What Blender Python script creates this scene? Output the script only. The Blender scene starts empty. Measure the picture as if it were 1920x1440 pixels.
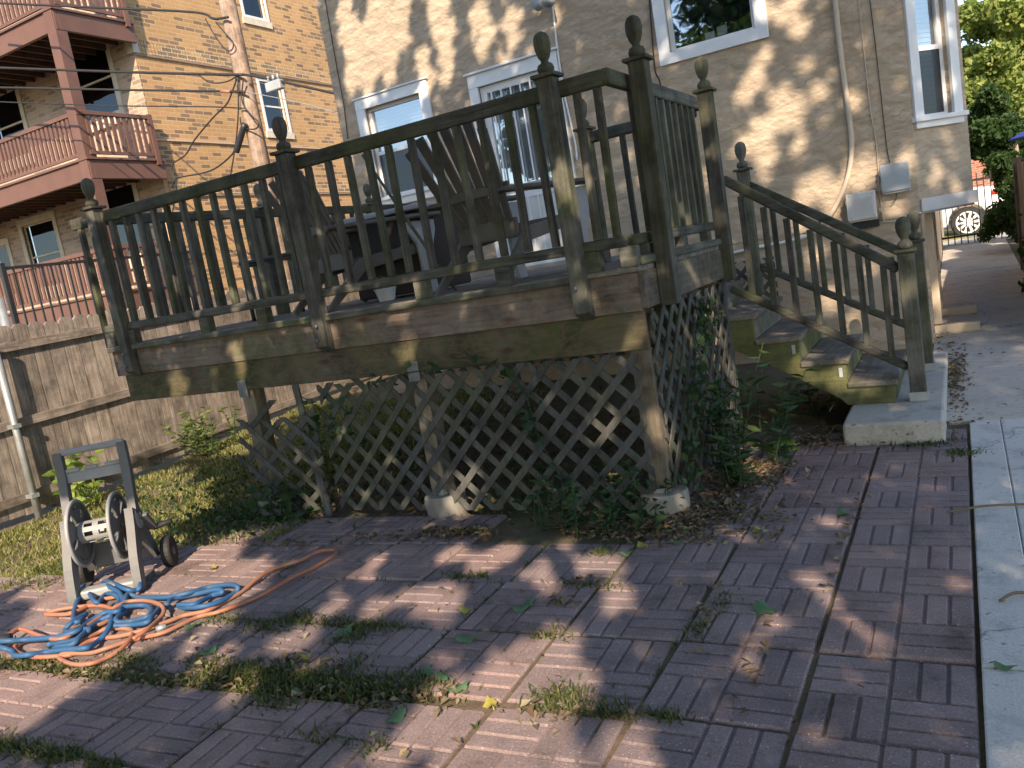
import bpy, bmesh, math, random
import numpy as np
from mathutils import Vector, Matrix
random.seed(7); rng = np.random.default_rng(7)
K = 0.9                      # working units -> metres (survey of the photo)
scene = bpy.context.scene
COL = scene.collection

# ------------------------------------------------------------------ camera
F_PX, YAW, PITCH, ROLL, EYE = 1539.288, 0.517943955, 0.147227552, -0.169638069, 1.6
cy, sy, cp, sp, cr, sr = math.cos(YAW), math.sin(YAW), math.cos(PITCH), math.sin(PITCH), math.cos(ROLL), math.sin(ROLL)
FWD = Vector((-sy * cp, cy * cp, -sp)); R0 = Vector((cy, sy, 0)); U0 = R0.cross(FWD)
RGT = R0 * cr + U0 * sr; UPV = -R0 * sr + U0 * cr
cam_d = bpy.data.cameras.new('camera'); cam = bpy.data.objects.new('camera', cam_d); COL.objects.link(cam)
cam_d.sensor_width = 36; cam_d.lens = F_PX * 36 / 1920; cam_d.clip_start = 0.05; cam_d.clip_end = 2000
M = Matrix((RGT, UPV, -FWD)).transposed().to_4x4(); M.translation = Vector((0, 0, EYE * K)); cam.matrix_world = M
scene.camera = cam

# ------------------------------------------------------------------ light
SUN = Vector((-.88, 1.9, -1.30)).normalized()
world = bpy.data.worlds.new('World'); scene.world = world; world.use_nodes = True
wn = world.node_tree.nodes; wl = world.node_tree.links; wn.clear()
sky = wn.new('ShaderNodeTexSky'); sky.sky_type = 'NISHITA'; sky.sun_disc = False
sky.sun_elevation = math.asin(-SUN.z); sky.sun_rotation = math.atan2(-SUN.x, -SUN.y); sky.air_density = 1.0; sky.dust_density = .5
bg = wn.new('ShaderNodeBackground'); bg.inputs[1].default_value = 0.15
wo = wn.new('ShaderNodeOutputWorld'); wl.new(sky.outputs[0], bg.inputs[0]); wl.new(bg.outputs[0], wo.inputs[0])
sd = bpy.data.lights.new('sun', 'SUN'); sd.energy = 4.4; sd.angle = math.radians(0.5); sd.color = (1, .81, .60)
so = bpy.data.objects.new('sun', sd); COL.objects.link(so)
so.rotation_euler = SUN.to_track_quat('-Z', 'Y').to_euler(); so.location = (10, -20, 15)
scene.view_settings.view_transform = 'Standard'; scene.view_settings.look = 'None'
scene.view_settings.exposure = 1.08; scene.view_settings.gamma = 1.0
scene.cycles.max_bounces = 8; scene.cycles.transparent_max_bounces = 16

# ------------------------------------------------------------------ survey helpers (working units)
O3 = Vector((0, 0, EYE))
def ray(px, py): return FWD * F_PX + RGT * (px - 960) - UPV * (py - 720)
def PZ(px, py, z=0.0): d = ray(px, py); return O3 + d * ((z - EYE) / d.z)
def PY(px, py, y): d = ray(px, py); return O3 + d * (y / d.y)
def PX(px, py, x): d = ray(px, py); return O3 + d * (x / d.x)
def sstep(a, b, x): t = max(0.0, min(1.0, (x - a) / (b - a))); return t * t * (3 - 2 * t)
def gz(x, y):
    r = 0.045 * max(0.0, y - 6.3)
    if y > 18: r = 0.045 * 11.7
    return r - 0.1 * sstep(-5, -8, x) * (1 - sstep(5, 7.5, y))

# ------------------------------------------------------------------ object helpers
def setp(o, label=None, cat=None, group=None, kind=None):
    if label: o['label'] = label
    if cat: o['category'] = cat
    if group: o['group'] = group
    if kind: o['kind'] = kind
    return o
def thing(name, label, cat, loc=(0, 0, 0), group=None):
    o = bpy.data.objects.new(name, None); COL.objects.link(o); o.empty_display_size = .1
    o.location = Vector(loc) * K; o['wl'] = list(o.location)
    return setp(o, label, cat, group)
def worldloc(o):
    v = Vector((0, 0, 0))
    while o is not None: v += o.location; o = o.parent
    return v
class MB:
    def __init__(s): s.v = []; s.f = []
    def quadbox(s, c8):
        b = len(s.v); s.v += [tuple(p) for p in c8]
        s.f += [(b, b + 3, b + 2, b + 1), (b + 4, b + 5, b + 6, b + 7), (b, b + 1, b + 5, b + 4), (b + 1, b + 2, b + 6, b + 5), (b + 2, b + 3, b + 7, b + 6), (b + 3, b, b + 4, b + 7)]
        return s
    def box(s, x0, x1, y0, y1, z0, z1):
        return s.quadbox([(x0, y0, z0), (x1, y0, z0), (x1, y1, z0), (x0, y1, z0), (x0, y0, z1), (x1, y0, z1), (x1, y1, z1), (x0, y1, z1)])
    def beam(s, p, q, w, h, up=(0, 0, 1), w2=None, h2=None):
        p = Vector(p); q = Vector(q); d = (q - p).normalized(); u = Vector(up)
        r = d.cross(u)
        if r.length < 1e-4: r = d.cross(Vector((0, 1, 0)))
        r.normalize(); u = r.cross(d).normalized()
        w2 = w if w2 is None else w2; h2 = h if h2 is None else h2
        a = [p - r * w / 2 - u * h / 2, p + r * w / 2 - u * h / 2, q + r * w2 / 2 - u * h2 / 2, q - r * w2 / 2 - u * h2 / 2,
             p - r * w / 2 + u * h / 2, p + r * w / 2 + u * h / 2, q + r * w2 / 2 + u * h2 / 2, q - r * w2 / 2 + u * h2 / 2]
        return s.quadbox(a)
    def tube(s, pts, r, n=8, cap=True, r2=None):
        pts = [Vector(p) for p in pts]; b = len(s.v); m = len(pts); prev = None
        for i, p in enumerate(pts):
            d = (pts[min(i + 1, m - 1)] - pts[max(i - 1, 0)]).normalized()
            if prev is None:
                u = d.cross(Vector((0, 0, 1)));  u = u if u.length > 1e-3 else d.cross(Vector((0, 1, 0)))
            else: u = prev - d * prev.dot(d)
            u.normalize(); prev = u; w = d.cross(u)
            rr = r if r2 is None else r + (r2 - r) * i / (m - 1)
            for k in range(n):
                a = 2 * math.pi * k / n; s.v.append(tuple(p + (u * math.cos(a) + w * math.sin(a)) * rr))
        for i in range(m - 1):
            for k in range(n):
                k2 = (k + 1) % n; s.f.append((b + i * n + k, b + i * n + k2, b + (i + 1) * n + k2, b + (i + 1) * n + k))
        if cap: s.f.append(tuple(b + k for k in range(n))[::-1]); s.f.append(tuple(b + (m - 1) * n + k for k in range(n)))
        return s
    def lathe(s, c, prof, n=16, axis=(0, 0, 1), flute=0.0):
        c = Vector(c); ax = Vector(axis).normalized()
        u = ax.cross(Vector((0, 1, 0))); u = u if u.length > 1e-3 else ax.cross(Vector((1, 0, 0))); u.normalize(); w = ax.cross(u)
        b = len(s.v); m = len(prof)
        for r, z in prof:
            for k in range(n):
                a = 2 * math.pi * k / n; rr = r * (1 - (flute if k % 2 else 0))
                s.v.append(tuple(c + ax * z + (u * math.cos(a) + w * math.sin(a)) * rr))
        for i in range(m - 1):
            for k in range(n):
                k2 = (k + 1) % n; s.f.append((b + i * n + k, b + i * n + k2, b + (i + 1) * n + k2, b + (i + 1) * n + k))
        s.f.append(tuple(b + k for k in range(n))[::-1]); s.f.append(tuple(b + (m - 1) * n + k for k in range(n)))
        return s
    def prism(s, poly, off):
        """poly: list of 3D points (planar), extruded by vector off"""
        b = len(s.v); n = len(poly); off = Vector(off)
        s.v += [tuple(Vector(p)) for p in poly] + [tuple(Vector(p) + off) for p in poly]
        s.f.append(tuple(range(b, b + n))); s.f.append(tuple(range(b + 2 * n - 1, b + n - 1, -1)))
        for i in range(n): j = (i + 1) % n; s.f.append((b + i, b + n + i, b + n + j, b + j))
        return s
    def quad(s, a, b_, c, d):
        b = len(s.v); s.v += [tuple(a), tuple(b_), tuple(c), tuple(d)]; s.f.append((b, b + 1, b + 2, b + 3)); return s
    def build(s, name, mat, parent=None, smooth=False, bevel=0.0, scale=K, label=None, autosmooth=False):
        me = bpy.data.meshes.new(name)
        off = worldloc(parent) if parent is not None else Vector((0, 0, 0))
        me.from_pydata([(x * scale - off.x, y * scale - off.y, z * scale - off.z) for x, y, z in s.v], [], s.f)
        bm = bmesh.new(); bm.from_mesh(me); bmesh.ops.recalc_face_normals(bm, faces=bm.faces); bm.to_mesh(me); bm.free()
        me.materials.append(mat)
        if smooth: me.polygons.foreach_set('use_smooth', [True] * len(me.polygons))
        if autosmooth:
            me.polygons.foreach_set('use_smooth', [True] * len(me.polygons)); me.set_sharp_from_angle(angle=math.radians(38))
        o = bpy.data.objects.new(name, me); COL.objects.link(o)
        if parent is not None: o.parent = parent
        if bevel > 0:
            m = o.modifiers.new('edge', 'BEVEL'); m.width = bevel * K; m.segments = 2; m.limit_method = 'ANGLE'; m.harden_normals = False
        if label: o['label'] = label
        return o
def copy_tree(o, parent=None, loc=None):
    c = o.copy(); COL.objects.link(c); c.parent = parent
    for ch in list(o.children): copy_tree(ch, c)
    return c
def smoothpts(pts, n=6):
    pts = [Vector(p) for p in pts]; out = []
    for i in range(len(pts) - 1):
        p0 = pts[max(i - 1, 0)]; p1 = pts[i]; p2 = pts[i + 1]; p3 = pts[min(i + 2, len(pts) - 1)]
        for k in range(n):
            t = k / n
            out.append(0.5 * ((2 * p1) + (-p0 + p2) * t + (2 * p0 - 5 * p1 + 4 * p2 - p3) * t * t + (-p0 + 3 * p1 - 3 * p2 + p3) * t ** 3))
    out.append(pts[-1]); return out

# ------------------------------------------------------------------ materials
def newmat(name):
    m = bpy.data.materials.new(name); m.use_nodes = True; nt = m.node_tree; nt.nodes.clear()
    out = nt.nodes.new('ShaderNodeOutputMaterial'); p = nt.nodes.new('ShaderNodeBsdfPrincipled'); nt.links.new(p.outputs[0], out.inputs[0])
    return m, nt, p, out
def N(nt, t, **kw):
    n = nt.nodes.new(t)
    for k, v in kw.items():
        if k.startswith('i_'): n.inputs[k[2:].replace('_', ' ')].default_value = v
        else: setattr(n, k, v)
    return n
def coords(nt, scale=(1, 1, 1), rand=False, rot=(0, 0, 0)):
    tc = N(nt, 'ShaderNodeTexCoord'); mp = N(nt, 'ShaderNodeMapping'); mp.inputs['Scale'].default_value = scale; mp.inputs['Rotation'].default_value = rot
    nt.links.new(tc.outputs['Object'], mp.inputs['Vector'])
    if rand:
        oi = N(nt, 'ShaderNodeObjectInfo'); ml = N(nt, 'ShaderNodeMath', operation='MULTIPLY'); ml.inputs[1].default_value = 37.0
        nt.links.new(oi.outputs['Random'], ml.inputs[0]); nt.links.new(ml.outputs[0], mp.inputs['Location'])
    return mp.outputs[0]
def noise(nt, vec, scale, detail=4, rough=.55, dist=0.0):
    n = N(nt, 'ShaderNodeTexNoise'); n.inputs['Scale'].default_value = scale; n.inputs['Detail'].default_value = detail
    n.inputs['Roughness'].default_value = rough; n.inputs['Distortion'].default_value = dist; nt.links.new(vec, n.inputs['Vector']); return n.outputs['Fac']
def ramp(nt, fac, stops):
    r = N(nt, 'ShaderNodeValToRGB'); e = r.color_ramp.elements
    while len(e) < len(stops): e.new(.5)
    for el, (p, c) in zip(e, stops): el.position = p; el.color = (*c, 1) if len(c) == 3 else c
    nt.links.new(fac, r.inputs[0]); return r.outputs[0]
def mixc(nt, fac, a, b, mode='MIX'):
    m = N(nt, 'ShaderNodeMix', data_type='RGBA', blend_type=mode)
    for sock, v in ((0, fac), (6, a), (7, b)):
        if isinstance(v, (int, float)): m.inputs[sock].default_value = v
        elif isinstance(v, tuple): m.inputs[sock].default_value = (*v, 1)
        else: nt.links.new(v, m.inputs[sock])
    return m.outputs[2]
def bump(nt, p, h, strength=.4, dist=.02):
    b = N(nt, 'ShaderNodeBump'); b.inputs['Strength'].default_value = strength; b.inputs['Distance'].default_value = dist
    nt.links.new(h, b.inputs['Height']); nt.links.new(b.outputs[0], p.inputs['Normal']); return b
def simple(name, c1, c2=None, scale=8, rough=.7, bmp=0.0, metal=0.0, spec=None, rand=True, detail=5):
    m, nt, p, _ = newmat(name); c2 = c2 or tuple(x * .8 for x in c1)
    v = coords(nt, rand=rand); f = noise(nt, v, scale, detail)
    col = ramp(nt, f, [(.3, c1), (.7, c2)]); nt.links.new(col, p.inputs['Base Color'])
    p.inputs['Roughness'].default_value = rough; p.inputs['Metallic'].default_value = metal
    if bmp: bump(nt, p, noise(nt, v, scale * 5, 4), bmp, .01)
    return m
def wood(name, axis, c1, c2, green=(.095, .105, .04), gamt=.45, rough=.85, lo=.45, hi=.62, knots=False, gscale=1.6):
    m, nt, p, _ = newmat(name)
    sc = [13, 13, 13]; sc['xyz'.index(axis)] = .8
    v = coords(nt, tuple(sc), rand=True); g = noise(nt, v, 3.0, 6, .65, .6)
    col = ramp(nt, g, [(.28, c1), (.5, tuple((a + b) / 2 for a, b in zip(c1, c2))), (.72, c2)])
    v2 = coords(nt, (1, 1, 1), rand=True)
    gr = noise(nt, v2, gscale, 5, .6); gf = ramp(nt, gr, [(lo, (0, 0, 0)), (hi, (gamt,) * 3)])
    col = mixc(nt, gf, col, green)
    st = noise(nt, v2, 5.0, 6, .7); sf = ramp(nt, st, [(.35, (.5,) * 3), (.6, (1.05,) * 3)])
    col = mixc(nt, 1.0, col, sf, 'MULTIPLY')
    if knots:
        kv = coords(nt, (1.1 if axis == 'x' else 3.2, 1.1 if axis == 'y' else 3.2, 3.2), rand=True)
        vo = N(nt, 'ShaderNodeTexVoronoi'); vo.inputs['Scale'].default_value = 1.3; nt.links.new(kv, vo.inputs['Vector'])
        kf = ramp(nt, vo.outputs['Distance'], [(.05, (.75,) * 3), (.11, (0, 0, 0))]); col = mixc(nt, kf, col, (.07, .03, .018))
        ring = ramp(nt, noise(nt, kv, 2.2, 3, .5, 3.0), [(.44, (0, 0, 0)), (.5, (.55,) * 3), (.56, (0, 0, 0))]); col = mixc(nt, ring, col, (.17, .11, .075))
    oi = N(nt, 'ShaderNodeObjectInfo'); vr = ramp(nt, oi.outputs['Random'], [(0, (.75,) * 3), (1, (1.2,) * 3)])
    col = mixc(nt, 1.0, col, vr, 'MULTIPLY')
    nt.links.new(col, p.inputs['Base Color']); p.inputs['Roughness'].default_value = rough; p.inputs['Specular IOR Level'].default_value = .25
    bump(nt, p, g, .7, .008); return m
G1, G2 = (.14, .115, .085), (.055, .05, .038)
W_X = wood('weathered_wood_x', 'x', (.155, .15, .13), (.045, .046, .04), gamt=.6)
W_Y = wood('weathered_wood_y', 'y', (.155, .15, .13), (.045, .046, .04), gamt=.6)
W_Z = wood('weathered_wood_z', 'z', (.165, .157, .137), (.05, .05, .043), gamt=.6)
W_RIM = wood('rim_board_wood', 'x', (.225, .185, .155), (.10, .085, .07), gamt=.7, knots=True, lo=.46, hi=.62)
W_RIMY = wood('rim_board_wood_y', 'y', (.235, .195, .165), (.11, .09, .075), gamt=.4, knots=False, lo=.5, hi=.64)
W_BEAM = wood('mossy_beam_wood', 'x', (.20, .17, .125), (.09, .085, .055), green=(.085, .09, .03), gamt=.8, lo=.40, hi=.60, knots=True)
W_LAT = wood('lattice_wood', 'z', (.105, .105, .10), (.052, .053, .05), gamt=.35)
W_TREAD = wood('tread_wood', 'y', (.235, .215, .185), (.12, .105, .09), gamt=.25)
W_STR = wood('mossy_stringer_wood', 'x', (.19, .185, .11), (.11, .11, .05), green=(.115, .125, .045), gamt=.7, lo=.34, hi=.58)
W_DECK = wood('decking_wood', 'x', (.30, .27, .235), (.15, .13, .115), gamt=.2)
W_POST = wood('support_post_wood', 'z', (.28, .235, .18), (.13, .105, .08), gamt=.35)
W_FENCE = wood('fence_board_wood', 'z', (.385, .325, .28), (.16, .135, .115), gamt=0.0)
W_FRAIL = wood('fence_rail_wood', 'y', (.37, .31, .265), (.20, .165, .14), gamt=0.0)
W_POLE = wood('utility_pole_wood', 'z', (.46, .35, .28), (.24, .17, .13), gamt=0.0)
PORCH = simple('brown_porch_paint', (.150, .076, .056), (.118, .058, .043), 2.5, .6, .1)
PORCH_UND = simple('porch_joist_wood', (.12, .07, .05), (.07, .04, .03), 4, .8)
CONC_L = simple('pier_concrete', (.27, .25, .22), (.17, .155, .13), 7, .95, .5)
GALV = simple('galvanized_steel', (.40, .42, .43), (.28, .30, .31), 9, .5, .1, metal=.5)
ZINC = simple('dull_zinc_plate', (.20, .205, .20), (.13, .135, .13), 14, .6, .1, metal=.3)
WHITE = simple('white_trim_paint', (.78, .79, .80), (.66, .67, .70), 3, .5, .05)
WHITE2 = simple('off_white_vinyl', (.70, .70, .68), (.6, .6, .58), 3, .5)
BLACKM = simple('black_metal', (.025, .025, .03), (.018, .018, .02), 6, .45)
DARKIN = simple('dark_interior', (.02, .02, .022), (.012, .012, .013), 2, .9)
CHAIR = simple('weathered_chair_resin', (.145, .125, .102), (.095, .083, .07), 5, .6, .1)
CHAIR_L = simple('lit_legs_pale_top_resin', (.42, .43, .45), (.34, .35, .37), 5, .6, .1)  # paler grey paints sunlight on the chair legs; own colour on the table top
REEL = simple('grey_taupe_plastic', (.13, .13, .135), (.095, .095, .10), 6, .55, .1)
REEL_L = simple('beige_taupe_plastic', (.33, .33, .33), (.23, .23, .235), 6, .5, .05)
RUBBER = simple('black_rubber', (.02, .02, .021), (.012, .012, .012), 8, .7)
BLUEH = simple('blue_hose_vinyl', (.022, .095, .24), (.04, .10, .19), 6, .6)
ORANGEH = simple('orange_hose_vinyl', (.40, .14, .075), (.30, .17, .11), 6, .55)
CABLE = simple('black_cable', (.02, .018, .017), (.03, .026, .024), 10, .6)
BOXG = simple('grey_enamel', (.36, .40, .43), (.30, .33, .36), 4, .5, .05)
BOXW = simple('white_enamel', (.62, .61, .60), (.54, .53, .52), 4, .5, .05)
PIPEM = simple('painted_pipe', (.55, .46, .36), (.47, .39, .30), 4, .6, .1)
LIMEST = simple('limestone', (.62, .56, .45), (.50, .44, .34), 5, .85, .2)
WICKER = simple('dark_wicker', (.06, .045, .04), (.03, .024, .022), 60, .7, .6)
CARW = simple('white_car_paint', (.75, .76, .78), (.72, .73, .75), 2, .25)
SIGNBLUE = simple('blue_canvas', (.02, .05, .38), (.015, .04, .30), 4, .7)
def glassmat(name, tint=(.6, .65, .7), refl=.4, rough=.02):
    m, nt, p, out = newmat(name); nt.nodes.remove(p)
    g = N(nt, 'ShaderNodeBsdfGlossy'); g.inputs['Roughness'].default_value = rough; g.inputs['Color'].default_value = (.9, .95, 1, 1)
    t = N(nt, 'ShaderNodeBsdfTransparent'); t.inputs['Color'].default_value = (*tint, 1)
    mx = N(nt, 'ShaderNodeMixShader'); mx.inputs[0].default_value = refl
    nt.links.new(t.outputs[0], mx.inputs[1]); nt.links.new(g.outputs[0], mx.inputs[2]); nt.links.new(mx.outputs[0], out.inputs[0])
    v = coords(nt); b = N(nt, 'ShaderNodeBump'); b.inputs['Strength'].default_value = .15; b.inputs['Distance'].default_value = .01
    nt.links.new(noise(nt, v, 2.5, 2), b.inputs['Height']); nt.links.new(b.outputs[0], g.inputs['Normal']); return m
GLASS = glassmat('window_glass'); GLASS_D = glassmat('dark_window_glass', (.35, .38, .4), .09)
def leafmat(name, cols, trans=.35, rough=.55):
    m, nt, p, out = newmat(name)
    ge = N(nt, 'ShaderNodeNewGeometry'); n = len(cols)
    col = ramp(nt, ge.outputs['Random Per Island'], [(i / (n - 1), c) for i, c in enumerate(cols)])
    nt.links.new(col, p.inputs['Base Color']); p.inputs['Roughness'].default_value = rough; p.inputs['Specular IOR Level'].default_value = .3
    tr = N(nt, 'ShaderNodeBsdfTranslucent'); mx = N(nt, 'ShaderNodeMixShader'); mx.inputs[0].default_value = trans
    nt.links.new(mixc(nt, 1.0, col, (1.3, 1.5, .6), 'MULTIPLY'), tr.inputs[0])
    nt.links.new(p.outputs[0], mx.inputs[1]); nt.links.new(tr.outputs[0], mx.inputs[2]); nt.links.new(mx.outputs[0], out.inputs[0]); return m
LEAF_TREE = leafmat('tree_foliage', [(.05, .09, .02), (.09, .14, .03), (.14, .19, .05), (.20, .23, .08)])
LEAF_DARK = leafmat('dark_foliage', [(.02, .045, .012), (.035, .07, .02), (.05, .09, .025)])
LEAF_WEED = leafmat('weed_foliage', [(.022, .05, .022), (.035, .07, .03), (.06, .10, .035)])
LEAF_LIME = leafmat('lime_foliage', [(.12, .19, .04), (.2, .28, .06), (.28, .33, .08)])
GRASSM = leafmat('grass_blades', [(.08, .11, .03), (.16, .18, .05), (.28, .26, .10), (.38, .33, .18)], .35)
LITTER = leafmat('dead_leaf', [(.09, .055, .035), (.16, .11, .065), (.24, .18, .11), (.12, .085, .055), (.32, .28, .17)], .15, .8)
FALLEN_G = leafmat('fallen_green_leaf', [(.09, .17, .08), (.14, .24, .12)], .2)
FALLEN_Y = leafmat('fallen_yellow_leaf', [(.5, .42, .06), (.42, .36, .10)], .2)
def stucco():
    m, nt, p, _ = newmat('tan_stucco'); v = coords(nt)
    f = noise(nt, v, 1.1, 5); col = ramp(nt, f, [(.3, (.51, .42, .325)), (.7, (.45, .365, .28))])
    d = noise(nt, v, 9, 4); col = mixc(nt, ramp(nt, d, [(.35, (.22,) * 3), (.5, (0, 0, 0))]), col, (.36, .28, .21))
    nt.links.new(col, p.inputs['Base Color']); p.inputs['Roughness'].default_value = .92; p.inputs['Specular IOR Level'].default_value = .2
    # trowel sweeps: short curved ridges, their crease shade painted as dark lines
    mp = coords(nt, (1, 1, 1.9), rot=(0, math.radians(28), 0))
    w = N(nt, 'ShaderNodeTexWave', wave_type='BANDS', bands_direction='Z', wave_profile='SAW'); w.inputs['Scale'].default_value = 3.2
    w.inputs['Distortion'].default_value = 9; w.inputs['Detail'].default_value = 3; w.inputs['Detail Scale'].default_value = 1.3; nt.links.new(mp, w.inputs['Vector'])
    a = N(nt, 'ShaderNodeMath', operation='MULTIPLY'); a.inputs[1].default_value = .45; nt.links.new(w.outputs['Fac'], a.inputs[0])
    ln = ramp(nt, w.outputs['Fac'], [(.0, (1, 1, 1)), (.08, (.9,) * 3), (.16, (0, 0, 0))]); mk = ramp(nt, noise(nt, v, 2.6, 3), [(.43, (0, 0, 0)), (.55, (1, 1, 1))])
    lnm = mixc(nt, 1.0, ln, mk, 'MULTIPLY'); lf_ = mixc(nt, 1.0, lnm, (.36, .36, .36), 'MULTIPLY'); nt.links.new(mixc(nt, lf_, col, (.22, .18, .14)), p.inputs['Base Color'])
    b2 = N(nt, 'ShaderNodeMath', operation='MULTIPLY_ADD'); b2.inputs[1].default_value = .7; nt.links.new(noise(nt, v, 6, 5, .6), b2.inputs[0]); nt.links.new(a.outputs[0], b2.inputs[2])
    bump(nt, p, b2.outputs[0], .75, .046); return m
STUCCO = stucco()
def brick(name, uaxis, c1, c2, mort, dark, frac=.33, uv=(1, 1)):
    m, nt, p, _ = newmat(name); tc = N(nt, 'ShaderNodeTexCoord'); sx = N(nt, 'ShaderNodeSeparateXYZ'); cx = N(nt, 'ShaderNodeCombineXYZ')
    nt.links.new(tc.outputs['Object'], sx.inputs[0]); nt.links.new(sx.outputs[uaxis], cx.inputs[0]); nt.links.new(sx.outputs[2], cx.inputs[1])
    b = N(nt, 'ShaderNodeTexBrick'); b.inputs['Scale'].default_value = 1.0; b.inputs['Brick Width'].default_value = .27; b.inputs['Row Height'].default_value = .093
    b.inputs['Mortar Size'].default_value = .011; b.inputs['Mortar Smooth'].default_value = .2; b.inputs['Bias'].default_value = 0
    b.inputs['Color1'].default_value = (0, 0, 0, 1); b.inputs['Color2'].default_value = (1, 1, 1, 1); b.inputs['Mortar'].default_value = (0, 0, 0, 1)
    nt.links.new(cx.outputs[0], b.inputs['Vector'])
    col = ramp(nt, b.outputs['Color'], [(0, c1), (1 - frac - .03, c2), (1 - frac, dark), (1, tuple(x * .75 for x in dark))])
    col = mixc(nt, b.outputs['Fac'], col, mort)
    v = coords(nt); st = ramp(nt, noise(nt, v, .6, 5), [(.3, (.85,) * 3), (.7, (1.1,) * 3)]); col = mixc(nt, 1.0, col, st, 'MULTIPLY')
    nt.links.new(col, p.inputs['Base Color']); p.inputs['Roughness'].default_value = .9
    inv = N(nt, 'ShaderNodeMath', operation='SUBTRACT'); inv.inputs[0].default_value = 1; nt.links.new(b.outputs['Fac'], inv.inputs[1]); bump(nt, p, inv.outputs[0], .5, .012)
    return m
BRICK_S = brick('tan_face_brick', 1, (.475, .28, .125), (.41, .235, .105), (.47, .33, .18), (.25, .16, .10), .3)
BRICK_R = brick('common_brick', 0, (.50, .37, .27), (.42, .29, .20), (.46, .40, .32), (.33, .24, .18), .35)
def paver(tint=(1, 1, 1), off=0.0):
    m, nt, p, _ = newmat('red_concrete_paver'); v = coords(nt); ge = N(nt, 'ShaderNodeNewGeometry')
    base = ramp(nt, noise(nt, v, 1.3, 6, .65), [(.3, tuple(a * b for a, b in zip((.325, .235, .222), tint))), (.7, tuple(a * b for a, b in zip((.255, .195, .19), tint)))])
    isl = ramp(nt, ge.outputs['Random Per Island'], [(0, (.85,) * 3), (1, (1.12,) * 3)]); base = mixc(nt, 1.0, base, isl, 'MULTIPLY')
    vo = N(nt, 'ShaderNodeTexVoronoi'); vo.inputs['Scale'].default_value = 75; nt.links.new(v, vo.inputs['Vector'])
    sp1 = ramp(nt, vo.outputs['Distance'], [(.14, (.8,) * 3), (.26, (0, 0, 0))]); rndm = ramp(nt, vo.outputs['Color'], [(.62, (0, 0, 0)), (.68, (1, 1, 1))])
    base = mixc(nt, mixc(nt, 1.0, sp1, rndm, 'MULTIPLY'), base, (.55, .48, .44))
    gr = noise(nt, v, 130, 4, .8); base = mixc(nt, 1.0, base, ramp(nt, gr, [(.3, (.62,) * 3), (.7, (1.32,) * 3)]), 'MULTIPLY')
    dk = ramp(nt, noise(nt, v, 3.1, 6, .7), [(.30, (.5,) * 3), (.42, (.85,) * 3), (.56, (1.05,) * 3)]); base = mixc(nt, 1.0, base, dk, 'MULTIPLY')
    pale = ramp(nt, noise(nt, v, 6.5, 7, .75), [(.56, (0, 0, 0)), (.72, (.5,) * 3)]); base = mixc(nt, pale, base, (.40, .34, .31))
    nt.links.new(base, p.inputs['Base Color']); p.inputs['Roughness'].default_value = .88; p.inputs['Specular IOR Level'].default_value = .3
    bump(nt, p, gr, .7, .009); return m
PAVER = paver(); PAVERS = [PAVER, paver((1.08, 1.04, 1.02)), paver((.92, .93, .96)), paver((1.03, .96, .94)), paver((.98, .99, 1.0))]
def concrete(name, c1, c2, stain=(.2, .18, .16), amt=.5):
    m, nt, p, _ = newmat(name); v = coords(nt)
    base = ramp(nt, noise(nt, v, 1.0, 6, .6), [(.3, c1), (.7, c2)])
    base = mixc(nt, ramp(nt, noise(nt, v, 5, 7, .7), [(.38, (amt,) * 3), (.5, (0, 0, 0))]), base, stain)
    gr = noise(nt, v, 110, 3, .7); base = mixc(nt, 1.0, base, ramp(nt, gr, [(.3, (.8,) * 3), (.7, (1.1,) * 3)]), 'MULTIPLY')
    sp = ramp(nt, noise(nt, v, 26, 2, .5), [(.27, (.45,) * 3), (.34, (1, 1, 1))]); base = mixc(nt, 1.0, base, sp, 'MULTIPLY')
    vo = N(nt, 'ShaderNodeTexVoronoi', feature='DISTANCE_TO_EDGE'); vo.inputs['Scale'].default_value = .55
    dv = N(nt, 'ShaderNodeVectorMath', operation='ADD'); nz = N(nt, 'ShaderNodeTexNoise'); nz.inputs['Scale'].default_value = 2.5; nz.inputs['Detail'].default_value = 6; nt.links.new(v, nz.inputs['Vector'])
    nt.links.new(v, dv.inputs[0]); nt.links.new(nz.outputs['Color'], dv.inputs[1]); nt.links.new(dv.outputs[0], vo.inputs['Vector'])
    base = mixc(nt, 1.0, base, ramp(nt, vo.outputs['Distance'], [(.0, (.45,) * 3), (.006, (1, 1, 1))]), 'MULTIPLY')
    nt.links.new(base, p.inputs['Base Color']); p.inputs['Roughness'].default_value = .9; bump(nt, p, gr, .5, .006); return m
CONC_W = concrete('pale_walk_concrete', (.68, .635, .58), (.57, .535, .49), (.40, .38, .36), .7)
CONC_O = concrete('old_walk_concrete', (.56, .50, .43), (.46, .41, .36), (.34, .28, .22), .5)
CONC_P = concrete('pad_concrete', (.50, .47, .42), (.40, .37, .33), (.25, .22, .16), .5)
def soil():
    m, nt, p, _ = newmat('soil_and_turf'); v = coords(nt)
    a = ramp(nt, noise(nt, v, 9, 8, .75), [(.3, (.09, .06, .04)), (.55, (.17, .125, .08)), (.75, (.25, .2, .13))])
    g = ramp(nt, noise(nt, v, .8, 6, .6), [(.45, (0, 0, 0)), (.6, (.7,) * 3)]); a = mixc(nt, g, a, (.10, .11, .035))
    nt.links.new(a, p.inputs['Base Color']); p.inputs['Roughness'].default_value = 1; bump(nt, p, noise(nt, v, 40, 6, .7), .8, .02); return m
SOIL = soil()
ASPH = simple('asphalt', (.06, .06, .062), (.045, .045, .047), 30, .9, .3)

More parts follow.
